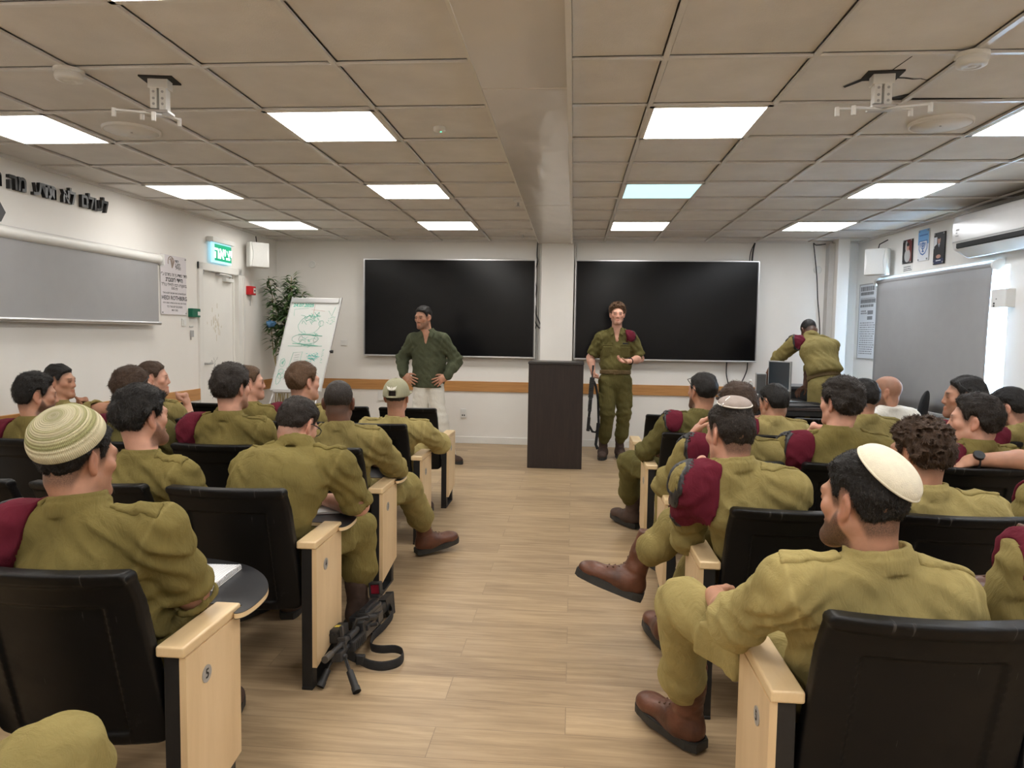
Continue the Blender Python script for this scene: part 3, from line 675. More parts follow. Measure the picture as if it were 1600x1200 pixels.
    for k in range(15): row(1.565-.025*k, .010, 8.63, 8.31, (.01, .05), .012)
    m.build('print', mat('chart_ink', (.20, .21, .23), .6), pl)
    # thermostat-like control box
    t = thing('control_box', 'small white control box with two dark sockets right of the window blind', 'control box', RW(6.1, 0, 1.72)); Q = Matrix.Translation(-t.location) @ RWM
    m = MB(); m.box((6.01, 0, 1.65), (6.195, .075, 1.80), .006, 2, 0, Q); m.box((6.195, .01, 1.68), (6.22, .05, 1.70), .002, 1, 0, Q); m.build('case', M_plas, t)
    m = MB()
    for z in (1.685, 1.665): m.cyl(Q @ Vector((6.15, .074, z)), Q @ Vector((6.15, .078, z)), .008, n=12)
    m.cyl(Q @ Vector((6.125, .074, 1.72)), Q @ Vector((6.125, .077, 1.72)), .005, n=10); m.build('socket', M_ink, t)
    # air conditioner
    t = thing('air_conditioner', 'white wall air conditioner at top right above the window', 'air conditioner', RW(6.05, 0, 2.24)); Q = Matrix.Translation(-t.location) @ RWM
    prof = [(0, 2.10), (0, 2.455), (.17, 2.455), (.205, 2.44), (.222, 2.38), (.222, 2.22), (.205, 2.16), (.19, 2.15), (.08, 2.09)]
    P = Q @ Matrix(((0, 0, 1, 0), (1, 0, 0, 0), (0, 1, 0, 0), (0, 0, 0, 1)))
    m = MB(); m.prism(prof, 5.35, 6.52, P); bd = m.build('casing', mottled('gloss_white_plastic', (.72, .71, .70), .16, .02), t)
    bv = bd.modifiers.new('soft', 'BEVEL'); bv.width = .008; bv.segments = 3
    m = MB(); m.box((5.37, .223, 2.215), (6.505, .226, 2.225), 0, 1, 0, Q); m.build('panel_line', M_grey, t)
    m = MB(); m.prism([(.226, 2.205), (.226, 2.168), (.15, 2.115), (.12, 2.13)], 5.42, 6.45, P); m.build('air_slot', M_dark, t)
    m = MB(); m.prism([(.218, 2.152), (.225, 2.158), (.13, 2.092), (.122, 2.086)], 5.42, 6.45, P); m.build('louvre', M_plas, t)
    m = MB(); T = Matrix.Translation(-t.location) @ axes(RW(6.45, .2235, 2.29), xd, (0, 0, 1))
    for k, (w, h) in enumerate(((.05, .016), (.02, .012), (.04, .010))): m.box((-.02, .03-.025*k-h/2, 0), (-.02+w, .03-.025*k+h/2, .001), 0, 1, 0, T)
    m.build('marking', M_grey, t)
build_right_wall()

# ------------------------------------------------------------------ desk in the front right corner
def build_desk():
    t = thing('desk', 'dark brown desk in the front right corner under the monitor', 'desk', (1.95, 7.2, 0)); x0, x1, y0, y1 = -.42, .42, -.52, .52
    m = MB(); m.box((x0, y0, .712), (x1, y1, .74), .003); m.build('top', M_weng, t)
    m = MB(); m.box((x0+.02, y0+.06, 0), (x0+.045, y1-.06, .712), .002); m.build('side_panel', M_weng, t)
    m = MB(); m.box((x1-.045, y0+.06, 0), (x1-.02, y1-.06, .712), .002); m.build('side_panel', M_weng, t)
    m = MB(); m.box((x0+.045, y1-.2, .25), (x1-.045, y1-.18, .712), .002); m.build('modesty_panel', M_weng, t)
    m = MB(); m.box((x0+.05, y0+.03, .66), (x1-.05, y0+.05, .712), .002); m.build('front_rail', M_steel_b, t)
    t = thing('pc_monitor', 'computer monitor seen edge-on, standing on the dark desk', 'monitor', (2.10, 7.42, .74), R(-50))
    m = MB(); m.box((-.13, -.015, .10), (.13, .012, .405), .006); m.build('case', M_grey, t)
    m = MB(); m.box((-.118, -.0165, .122), (.118, -.0145, .393)); m.build('screen', mat('monitor_glass', (.035, .045, .055), .12), t)
    m = MB(); m.box((-.025, .012, .01), (.025, .035, .2), .004); m.box((-.09, -.06, 0), (.09, .09, .014), .005); m.build('stand', M_grey, t)
    t = thing('paper_stack', 'pale blue-white sheet leaning against the monitor foot', 'paper', (2.16, 7.20, .742), R(-25))
    m = MB(); m.box((-.10, -.13, .0), (.10, .13, .006), 0, 1, 0, Euler((R(0), 0, 0)).to_matrix().to_4x4()); m.build('sheets', mat('bluish_paper', (.55, .66, .78), .5), t)
    t = thing('desk_speaker', 'grey desktop speaker box behind the monitor', 'speaker', (1.965, 7.60, .74), R(-10))
    m = MB(); m.box((-.055, -.07, 0), (.045, .08, .27), .006); m.build('cabinet', M_grey, t)
    m = MB(); m.box((-.05, -.073, .01), (.04, -.068, .26), .002); m.build('grille', mottled('speaker_cloth', (.09, .09, .09), .8), t)
    t = thing('laptop', 'closed black laptop lying on the desk edge', 'laptop', (2.12, 6.82, .741), R(14))
    m = MB(); m.box((-.16, -.11, 0), (.16, .11, .009), .004); m.build('base', M_black, t)
    m = MB(); m.box((-.16, -.11, .0105), (.16, .11, .018), .004); m.build('lid', mottled('dark_lid', (.025, .025, .028), .35), t)
    t = thing('keyboard', 'black keyboard on the desk in front of the monitor', 'keyboard', (2.24, 7.08, .741), R(8))
    m = MB(); m.box((-.14, -.065, 0), (.14, .065, .014), .004); m.build('body', M_black, t)
    m = MB()
    for r in range(5):
        for c in range(14): m.box((-.133+.019*c, -.058+.023*r, .014), (-.117+.019*c, -.039+.023*r, .019), .002, 1)
    m.build('keys', M_rubber, t)
    t = thing('water_bottle', 'clear plastic water bottle standing on the desk left of the monitor', 'bottle', (1.80, 7.38, .74))
    pl = bpy.data.materials.new('clear_plastic'); pl.use_nodes = True; b = pl.node_tree.nodes['Principled BSDF']; b.inputs['Transmission Weight'].default_value = .85; b.inputs['Roughness'].default_value = .08; b.inputs['IOR'].default_value = 1.2; b.inputs['Base Color'].default_value = (.9, .93, .95, 1)
    m = MB(); m.lathe([(.026, .0), (.032, .006), (.032, .05), (.029, .06), (.032, .07), (.032, .14), (.025, .17), (.013, .19), (.013, .20)]); m.build('bottle_body', pl, t)
    m = MB(); m.lathe([(.0335, .075), (.0335, .115)]); m.build('label_band', mat('bottle_label', (.45, .5, .6), .4), t)
    m = MB(); m.lathe([(.0145, .195), (.015, .197), (.015, .21), (.012, .213)]); m.build('cap', M_plas, t)
    for k, (x, y, lab) in enumerate(((1.78, 7.12, 'white paper cup on the desk in front of the bottle'), (1.70, 7.30, 'white paper cup on the left end of the desk'))):
        t = thing('paper_cup', lab, 'cup', (x, y, .74), 0, 'paper cups on the desk'); m = MB(); m.lathe([(.026, 0), (.036, .085), (.038, .088), (.034, .085), (.025, .006)]); m.build('cup_wall', M_plas, t)
    t = thing('equipment_cabinet', 'dark grey cabinet standing behind the desk beside the bending person', 'cabinet', (2.52, 7.98, 0))
    m = MB(); m.box((-.20, -.22, .02), (.20, .22, .84), .006); m.build('body', mottled('dark_grey_steel', (.07, .075, .085), .5), t)
    m = MB(); m.box((-.22, -.24, .84), (.22, .24, .868), .004); m.build('top', mottled('mid_grey', (.20, .20, .21), .5), t)
    m = MB(); m.box((-.19, -.226, .05), (.19, -.22, .80), .004); dr = m.build('door', mottled('dark_grey_door', (.06, .065, .075), .45), t)
    m = MB(); m.box((.12, -.245, .40), (.135, -.226, .52), .003); m.build('handle', M_alu, dr)
    # swivel chair under the blind
    t = thing('office_chair', 'black office swivel chair standing under the roller blind', 'office chair', (3.02, 6.86, 0), R(58))
    m = MB(); bmx = bmesh.new(); bmesh.ops.create_uvsphere(bmx, u_segments=24, v_segments=16, radius=1)
    for v in bmx.verts: v.co = Vector((.215*math.copysign(abs(v.co.x)**.8, v.co.x), -.20+.035*v.co.y-.03*v.co.z, .70+.22*math.copysign(abs(v.co.z)**.75, v.co.z)))
    m.bm(bmx, 0, None, True); m.build('backrest', mottled('black_fabric', (.014, .014, .016), .9, .2, 60, .2, 300), t)
    m = MB(); m.box((-.24, -.22, .42), (.24, .24, .49), .03, 3); m.build('seat', mottled('black_fabric_seat', (.014, .014, .016), .9, .2, 60, .2, 300), t)
    m = MB(); m.tube([(0, -.23, .58), (0, -.27, .5), (0, -.2, .42), (0, 0, .41)], .018, 8); m.build('back_bracket', M_black, t)
    m = MB(); m.cyl((0, 0, .08), (0, 0, .42), .028); m.build('gas_column', M_black, t)
    for k in range(5):
        a = 2*PI*k/5; m = MB(); m.tube([(0, 0, .09), (.15*math.cos(a), .15*math.sin(a), .085), (.29*math.cos(a), .29*math.sin(a), .065)], [.025, .022, .016], 8); lg = m.build('leg', M_black, t)
        m = MB(); m.cyl((.29*math.cos(a)-.02, .29*math.sin(a), .027), (.29*math.cos(a)+.02, .29*math.sin(a), .027), .027); m.build('caster', M_rubber, lg)
build_desk()

# ------------------------------------------------------------------ sockets, cables and ceiling fittings
def build_fittings():
    def plate(x, z, w, h, lab, name='wall_socket', kind='socket', holes=2, deep=.018, oval=False):
        t = thing(name, lab, kind, (x, YB, z)); m = MB(); m.box((-w/2, -deep, -h/2), (w/2, 0, h/2), .012 if oval else .004, 3); m.build('plate', M_plas, t)
        m = MB()
        for k in range(holes): m.box((-.018+.024*k, -deep-.0012, -.034), (-.004+.024*k, -deep+.002, -.014), .001, 1)
        m.box((-.02, -deep-.003, .0), (.02, -deep, .03), .002, 1, 1); m.build('outlet', [M_ink, M_plas], t)
    plate(-1.353, .378, .075, .115, 'white oval double socket on the front wall left of the lectern', oval=True)
    plate(-2.37, .58, .15, .13, 'wide white socket box on the front wall behind the person in the cap', holes=0)
    plate(-2.36, .36, .10, .13, 'lower white socket box on the front wall behind the person in the cap', holes=0)
    plate(-2.888, 1.236, .085, .075, 'small square switch plate on the front wall right of the flip chart', 'wall_switch', 'switch', 0, .012)
    plate(-3.18, .87, .09, .085, 'small white socket on the front wall beside the foot of the flip chart', holes=0)
    for x, z, lab in ((-3.294, 2.214, 'small round white wall disc at the upper left of the front wall'), (2.868, 2.19, 'round white wall disc behind the hanging cable at right')):
        t = thing('round_cover', lab, 'cover plate', (x, YB, z), 0, 'round wall covers'); Q = Matrix.Rotation(PI/2, 4, 'X')
        m = MB(); m.lathe([(.045, 0), (.045, .010), (.040, .016), (.036, .013), (.034, .013)], Q); m.build('rim', M_plas, t); m = MB(); m.lathe([(.033, .0), (.033, .012)], Q); m.build('disc', M_wall, t)
    def cable(lab, pts, r=.0065):
        o = MB().tube([Vector(p) for p in pts], r, 6).build('cable', M_black); tag(o, lab, 'cable', 'black cables on the front wall')
    def smooth(p, n=5):
        p = [Vector(q) for q in p]; out = []
        for i in range(len(p)-1):
            a, b, c, d = p[max(i-1, 0)], p[i], p[i+1], p[min(i+2, len(p)-1)]
            for k in range(n): t = k/n; out.append(.5*((2*b)+(c-a)*t+(2*a-5*b+4*c-d)*t*t+(3*b-a-3*c+d)*t**3))
        return out+[p[-1]]
    y = YB-.062
    cable('black cable hanging from the ceiling left of the pilaster into a tangled loop', smooth([(-.455, y, 2.50), (-.463, y, 2.34), (-.452, y, 2.26), (-.487, y, 2.09), (-.462, y, 1.95), (-.468, y, 1.85), (-.492, y, 1.76), (-.470, y, 1.72), (-.458, y, 1.62), (-.415, y, 1.52), (-.402, y, 1.48), (-.42, y, 1.455), (-.46, y, 1.51), (-.492, y, 1.56), (-.478, y, 1.62), (-.485, y, 1.70)]))
    cable('short black cable loop beside the left display edge', smooth([(-.495, y-.008, 1.58), (-.47, y-.008, 1.535), (-.455, y-.008, 1.49), (-.475, y-.008, 1.44), (-.497, y-.008, 1.43)]), .005)
    y = YB-.03
    cable('black cable hanging below the right display, left of the pair', smooth([(1.848, y, 1.10), (1.846, y, 1.0), (1.85, y, .92), (1.876, y, .81), (1.90, y, .74)]))
    cable('black cable hanging below the right display, right of the pair', smooth([(2.092, y, 1.10), (2.088, y, .99), (2.05, y, .88), (2.005, y, .79), (1.99, y, .72)]))
    cable('thick black cable above the upper right corner of the right display', smooth([(2.125, y, 2.50), (2.108, y, 2.40), (2.10, y, 2.27)]), .009)
    cable('thin black cable above the upper right corner of the right display', smooth([(2.118, y, 2.49), (2.08, y, 2.39), (2.068, y, 2.27)]), .005)
    cable('long thin black cable hanging down the wall at the front right', smooth([(2.94, y, 2.49), (2.83, y, 2.478), (2.80, y, 2.50), (2.815, y, 2.40), (2.855, y, 2.10), (2.875, y, 1.85), (2.91, y, 1.55), (2.92, y, 1.2), (2.90, y, .9)]), .006)
    cable('thin dark cable hanging beside the left display under the green shirt elbow', smooth([(-1.79, y, 1.10), (-1.80, y, .98), (-1.81, y, .80)]), .005)
    # smoke detectors
    for x, y, lab in ((-2.25, 3.05, 'round white smoke detector on the ceiling at upper left'), (1.555, 3.05, 'round white smoke detector on the ceiling at upper right')):
        t = thing('smoke_detector', lab, 'smoke detector', (x, y, ZC), 0, 'smoke detectors'); Q = Matrix.Rotation(PI, 4, 'X')
        m = MB(); m.lathe([(.062, 0), (.062, .012), (.055, .016)], Q); m.build('base', M_plas, t)
        m = MB(); m.lathe([(.054, .016), (.058, .030), (.054, .046), (.030, .052), (.028, .050), (.012, .050), (.010, .053)], Q); m.build('cover', M_plas, t)
    # flush ceiling loudspeakers
    for x, y, lab in ((-2.575, 4.0, 'flush round ceiling loudspeaker between the two left lamp columns'), (1.91, 4.02, 'flush round ceiling loudspeaker right of the broken tile')):
        t = thing('ceiling_loudspeaker', lab, 'loudspeaker', (x, y, ZC), 0, 'ceiling loudspeakers'); Q = Matrix.Rotation(PI, 4, 'X')
        g = mottled('speaker_cream', (.80, .79, .77), .7, .03)
        m = MB(); m.lathe([(.155, -.016), (.155, .003), (.148, .006), (.144, .003)], Q, 40); m.build('rim', g, t); m = MB(); m.lathe([(.143, -.016), (.143, .003), (.006, .005)], Q, 40); m.build('grille', g, t)
        m = MB(); m.cyl((0, 0, -.005), (0, 0, -.008), .006); m.build('indicator', M_grey, t)
    t = thing('motion_sensor', 'small white ceiling sensor with a tiny green light left of the beam', 'sensor', (-.772, 4.02, ZC)); Q = Matrix.Rotation(PI, 4, 'X')
    m = MB(); m.lathe([(.034, -.016), (.034, .006), (.028, .012), (.012, .016)], Q); m.build('body', M_plas, t); m = MB(); m.cyl((.01, -.012, -.010), (.01, -.012, -.017), .004); m.build('indicator', mat('green_led', (.05, .8, .3), .4, emit=1.5), t)
    for x, y, lab in ((-.475, 6.15, 'small white sprinkler head beside the beam, nearer of the two'), (-.575, 8.1, 'small white sprinkler head beside the beam, near the front wall')):
        t = thing('sprinkler', lab, 'sprinkler', (x-.02, y, ZC), 0, 'sprinkler heads'); Q = Matrix.Rotation(PI, 4, 'X')
        m = MB(); m.lathe([(.042, -.016), (.042, .004), (.030, .012), (.018, .014)], Q); m.build('rosette', M_plas, t); m = MB(); m.lathe([(.010, .012), (.010, .04), (.022, .044), (.022, .048), (.004, .050)], Q); m.build('head', M_alu, t)
    # projector mounts
    def mount(x, y, lab, rz, arms, stem):
        t = thing('projector_mount', lab, 'projector mount', (x, y, ZC), R(rz), 'empty projector mounts')
        m = MB(); m.box((-.075, -.055, .006), (.075, .055, .016)); m.build('ceiling_opening', M_dark, t)
        m = MB(); m.box((-.045, -.03, -.035), (.045, .03, .012), .003); m.box((-.036, -.026, -stem), (-.006, .026, -.03), .003); m.box((.004, -.026, -stem-.01), (.036, .026, -.03), .003)
        m.build('stem', M_plas, t)
        for zz in (-.05, -.08, -.105):
            for xx in (-.02, .02): MB().cyl((xx, -.0275, zz), (xx, -.025, zz), .006, n=10).build('bolt', M_grey, t)
        m = MB(); m.box((-.05, -.04, -stem-.022), (.05, .04, -stem-.008), .003); m.build('hub_plate', M_alu, t)
        for a, L, dz in arms:
            d = Vector((math.cos(R(a)), math.sin(R(a)), 0)); p = Vector((0, 0, -stem-.015)); m = MB()
            q = p+d*L+Vector((0, 0, dz)); s = d.cross(Vector((0, 0, 1)))*.011
            m.add([p+s, q+s, q-s, p-s, p+s-Vector((0, 0, .008)), q+s-Vector((0, 0, .008)), q-s-Vector((0, 0, .008)), p-s-Vector((0, 0, .008))], [(0, 1, 2, 3), (7, 6, 5, 4), (0, 4, 5, 1), (1, 5, 6, 2), (2, 6, 7, 3), (3, 7, 4, 0)])
            m.cyl(q-Vector((0, 0, .035)), q+Vector((0, 0, .004)), .010, n=10); m.build('arm', M_plas, t)
    mount(-1.93, 3.22, 'white empty projector mount on the left ceiling with one arm hanging down', 8, ((205, .19, -.01), (150, .13, .02), (-75, .20, -.055), (60, .10, 0)), .125)
    mount(1.315, 3.30, 'white empty projector mount on the right ceiling beside the cracked tile', -4, ((195, .20, -.01), (215, .17, -.02), (20, .15, .01), (-28, .19, -.015)), .115)
    # the split and sagging tile around the right mount
    m = MB(); pts = [(1.39, 3.34), (1.43, 3.345), (1.47, 3.36), (1.50, 3.355), (1.53, 3.372), (1.57, 3.375)]; zc = ZC+.0115
    for (a, b), w in zip(zip(pts, pts[1:]), (.012, .010, .007, .005, .003)): m.add([(a[0], a[1]-w, zc), (b[0], b[1]-w*.8, zc), (b[0], b[1]+w*.5, zc), (a[0], a[1]+w*.6, zc)], [(0, 1, 2, 3)])
    m.add([(1.28, 3.26, zc), (1.20, 3.44, zc), (1.215, 3.46, zc), (1.30, 3.30, zc)], [(0, 1, 2, 3)]); m.add([(1.345, 3.07, zc), (1.350, 3.07, zc), (1.335, 3.26, zc), (1.328, 3.26, zc)], [(0, 1, 2, 3)])
    m.add([(1.46, 3.62, zc), (1.56, 3.53, zc), (1.56, 3.64, zc), (1.44, 3.64, zc)], [(0, 1, 2, 3)]); m.add([(1.58, 3.612, zc), (2.0, 3.632, zc), (2.0, 3.64, zc), (1.58, 3.64, zc)], [(0, 1, 2, 3)])
    struct(m.build('ceiling_crack', M_dark))
build_fittings()
# ------------------------------------------------------------------ signed-distance modelling: smooth blends, then one closed surface
_rng = np.random.RandomState(7); _LAT = _rng.rand(32, 32, 32).astype(np.float32)
def vnoise(P, off=0):
    P = P+np.float32(off*7.31); i = np.floor(P).astype(np.int64); f = (P-i).astype(np.float32); f = f*f*(3-2*f); i &= 31; j = (i+1) & 31
    x0, y0, z0 = i[:, 0], i[:, 1], i[:, 2]; x1, y1, z1 = j[:, 0], j[:, 1], j[:, 2]; fx, fy, fz = f[:, 0], f[:, 1], f[:, 2]
    L = _LAT
    a = L[x0, y0, z0]*(1-fx)+L[x1, y0, z0]*fx; b = L[x0, y1, z0]*(1-fx)+L[x1, y1, z0]*fx
    c = L[x0, y0, z1]*(1-fx)+L[x1, y0, z1]*fx; d = L[x0, y1, z1]*(1-fx)+L[x1, y1, z1]*fx
    return (a*(1-fy)+b*fy)*(1-fz)+(c*(1-fy)+d*fy)*fz
def V3(*a): return np.array(a if len(a) > 1 else a[0], np.float64)
def unit(a): a = np.asarray(a, float); return a/max(1e-9, np.linalg.norm(a))
def sstep(a, b, x): t = np.clip((x-a)/(b-a), 0, 1); return t*t*(3-2*t)
_OFF = [(0, 0, 0), (1, 0, 0), (0, 1, 0), (1, 1, 0), (0, 0, 1), (1, 0, 1), (0, 1, 1), (1, 1, 1)]
_EDG = [(0, 1), (2, 3), (4, 5), (6, 7), (0, 2), (1, 3), (4, 6), (5, 7), (0, 4), (1, 5), (2, 6), (3, 7)]

class Field:
    def __init__(s, lo, hi, res):
        s.lo = np.asarray(lo, float); s.res = res
        s.n = np.maximum(4, np.ceil((np.asarray(hi, float)-s.lo)/res).astype(int)+1)
        s.ax = [s.lo[i]+res*np.arange(s.n[i]) for i in range(3)]
        s.g = np.full(s.n, .2, np.float32)
    def win(s, lo, hi):
        a = np.maximum(0, np.floor((np.asarray(lo)-s.lo)/s.res).astype(int)); b = np.minimum(s.n, np.ceil((np.asarray(hi)-s.lo)/s.res).astype(int)+1)
        if (b <= a).any(): return None
        sl = tuple(slice(a[i], b[i]) for i in range(3))
        return sl, s.ax[0][sl[0]][:, None, None].astype(np.float32), s.ax[1][sl[1]][None, :, None].astype(np.float32), s.ax[2][sl[2]][None, None, :].astype(np.float32)
    def put(s, sl, d, k, op):
        c = s.g[sl]
        if op == 'u':
            if k > 0: h = np.maximum(k-np.abs(c-d), 0)/k; s.g[sl] = np.minimum(c, d)-h*h*(k*.25)
            else: s.g[sl] = np.minimum(c, d)
        elif op == 's':
            d = -d
            if k > 0: h = np.maximum(k-np.abs(c-d), 0)/k; s.g[sl] = np.maximum(c, d)+h*h*(k*.25)
            else: s.g[sl] = np.maximum(c, d)
    def cap(s, a, b, ra, rb=None, k=.02, op='u', flat=None, fl=1.0):
        """tapered capsule; flat = lateral unit vector along which the radius is multiplied by fl"""
        rb = ra if rb is None else rb; a = V3(a); b = V3(b); m = max(ra, rb)*max(1, fl)+k+3*s.res
        w = s.win(np.minimum(a, b)-m, np.maximum(a, b)+m)
        if w is None: return s
        sl, X, Y, Z = w; d = b-a; L2 = max(1e-9, d @ d)
        px, py, pz = X-a[0], Y-a[1], Z-a[2]; t = np.clip((px*d[0]+py*d[1]+pz*d[2])/L2, 0, 1)
        qx, qy, qz = px-t*d[0], py-t*d[1], pz-t*d[2]
        if flat is not None and fl != 1.0:
            u = unit(flat); l = qx*u[0]+qy*u[1]+qz*u[2]; q2 = qx*qx+qy*qy+qz*qz; q = np.sqrt(np.maximum(q2-l*l+(l/fl)**2, 0))
        else: q = np.sqrt(qx*qx+qy*qy+qz*qz)
        s.put(sl, q-(ra+(rb-ra)*t), k, op); return s
    def chain(s, pts, radii, k=.02, **kw):
        for (a, b), (r0, r1) in zip(zip(pts, pts[1:]), zip(radii, radii[1:])): s.cap(a, b, r0, r1, k, **kw)
        return s
    def ell(s, c, r, k=.02, op='u', M=None):
        """M: 3x3, columns are the ellipsoid's axes"""
        c = V3(c); r = V3(r); M = np.eye(3) if M is None else np.asarray(M); ext = np.sqrt(((M*r)**2).sum(1)); m = k+3*s.res
        w = s.win(c-ext-m, c+ext+m)
        if w is None: return s
        sl, X, Y, Z = w; d = ell_d(X, Y, Z, c, r, M); s.put(sl, d, k, op); return s
    def rbox(s, c, h, rad=.01, k=.01, op='u', M=None):
        c = V3(c); h = V3(h)-rad; M = np.eye(3) if M is None else np.asarray(M); ext = np.abs(M) @ (h+rad); m = k+3*s.res
        w = s.win(c-ext-m, c+ext+m)
        if w is None: return s
        sl, X, Y, Z = w; px, py, pz = X-c[0], Y-c[1], Z-c[2]
        q = [np.abs(px*M[0, i]+py*M[1, i]+pz*M[2, i])-h[i] for i in range(3)]
        d = np.sqrt(np.maximum(q[0], 0)**2+np.maximum(q[1], 0)**2+np.maximum(q[2], 0)**2)+np.minimum(np.maximum(np.maximum(q[0], q[1]), q[2]), 0)-rad
        s.put(sl, d, k, op); return s
    def ring(s, c, axis, R_, half, thick, k=.01, op='u', lat=None, fl=1.0):
        """upright band (collar, cuff)"""
        c = V3(c); u = unit(axis); m = R_*fl+half+thick+k+3*s.res; w = s.win(c-m, c+m)
        if w is None: return s
        sl, X, Y, Z = w; px, py, pz = X-c[0], Y-c[1], Z-c[2]; z = px*u[0]+py*u[1]+pz*u[2]; q2 = px*px+py*py+pz*pz-z*z
        if lat is not None: l = px*lat[0]+py*lat[1]+pz*lat[2]; q2 = q2-l*l+(l/fl)**2
        rho = np.abs(np.sqrt(np.maximum(q2, 0))-R_); dx = np.maximum(rho-thick, 0); dz = np.maximum(np.abs(z)-half, 0)
        s.put(sl, np.sqrt(dx*dx+dz*dz)-.003, k, op); return s
    def near(s, thr):
        m = np.abs(s.g) < thr; idx = np.argwhere(m); return m, (s.lo+idx*s.res).astype(np.float32)
    def mesh(s):
        g = s.g; I = g < 0
        if not I.any(): return np.zeros((0, 3)), np.zeros((0, 4), int)
        n = np.array(g.shape)-1
        cnt = np.zeros(n, np.int8)
        for o in _OFF: cnt += I[o[0]:o[0]+n[0], o[1]:o[1]+n[1], o[2]:o[2]+n[2]]
        act = np.argwhere((cnt > 0) & (cnt < 8))
        vals = np.stack([g[act[:, 0]+o[0], act[:, 1]+o[1], act[:, 2]+o[2]] for o in _OFF], 1); off = np.array(_OFF, np.float32)
        acc = np.zeros((len(act), 3), np.float32); num = np.zeros(len(act), np.float32)
        for a, b in _EDG:
            va, vb = vals[:, a], vals[:, b]; x = (va < 0) != (vb < 0); t = np.where(x, va/np.where(x, va-vb, 1), 0)[:, None]
            p = off[a]+(off[b]-off[a])*t; acc += np.where(x[:, None], p, 0); num += x
        v = s.lo+(act+acc/num[:, None])*s.res
        ids = np.full(n, -1, np.int32); ids[act[:, 0], act[:, 1], act[:, 2]] = np.arange(len(act)); faces = []
        for ax in range(3):
            u, w = [(1, 2), (2, 0), (0, 1)][ax]
            a = [slice(1, -1)]*3; a[ax] = slice(0, -1); b = [slice(1, -1)]*3; b[ax] = slice(1, None)
            A, B = I[tuple(a)], I[tuple(b)]; e = np.argwhere(A != B)
            if not len(e): continue
            fl = A[e[:, 0], e[:, 1], e[:, 2]]; base = e.copy(); base[:, u] += 1; base[:, w] += 1
            def q(du, dw): c = base.copy(); c[:, u] += du; c[:, w] += dw; return ids[c[:, 0], c[:, 1], c[:, 2]]
            f = np.stack([q(-1, -1), q(0, -1), q(0, 0), q(-1, 0)], 1); f[~fl] = f[~fl][:, ::-1]; faces.append(f)
        F = np.concatenate(faces); F = F[(F >= 0).all(1)]
        return v, F
def ell_d(X, Y, Z, c, r, M):
    px, py, pz = X-c[0], Y-c[1], Z-c[2]; a = [(px*M[0, i]+py*M[1, i]+pz*M[2, i]) for i in range(3)]
    k0 = np.sqrt((a[0]/r[0])**2+(a[1]/r[1])**2+(a[2]/r[2])**2); k1 = np.sqrt((a[0]/r[0]**2)**2+(a[1]/r[1]**2)**2+(a[2]/r[2]**2)**2)
    return k0*(k0-1)/np.maximum(k1, 1e-6)
def rotm(yaw=0, pitch=0, roll=0):
    """yaw left +, pitch nod down +, roll to own right +; degrees; columns right, forward, up"""
    return np.array((Matrix.Rotation(R(yaw), 3, 'Z') @ Matrix.Rotation(R(-pitch), 3, 'X') @ Matrix.Rotation(R(roll), 3, 'Y')))
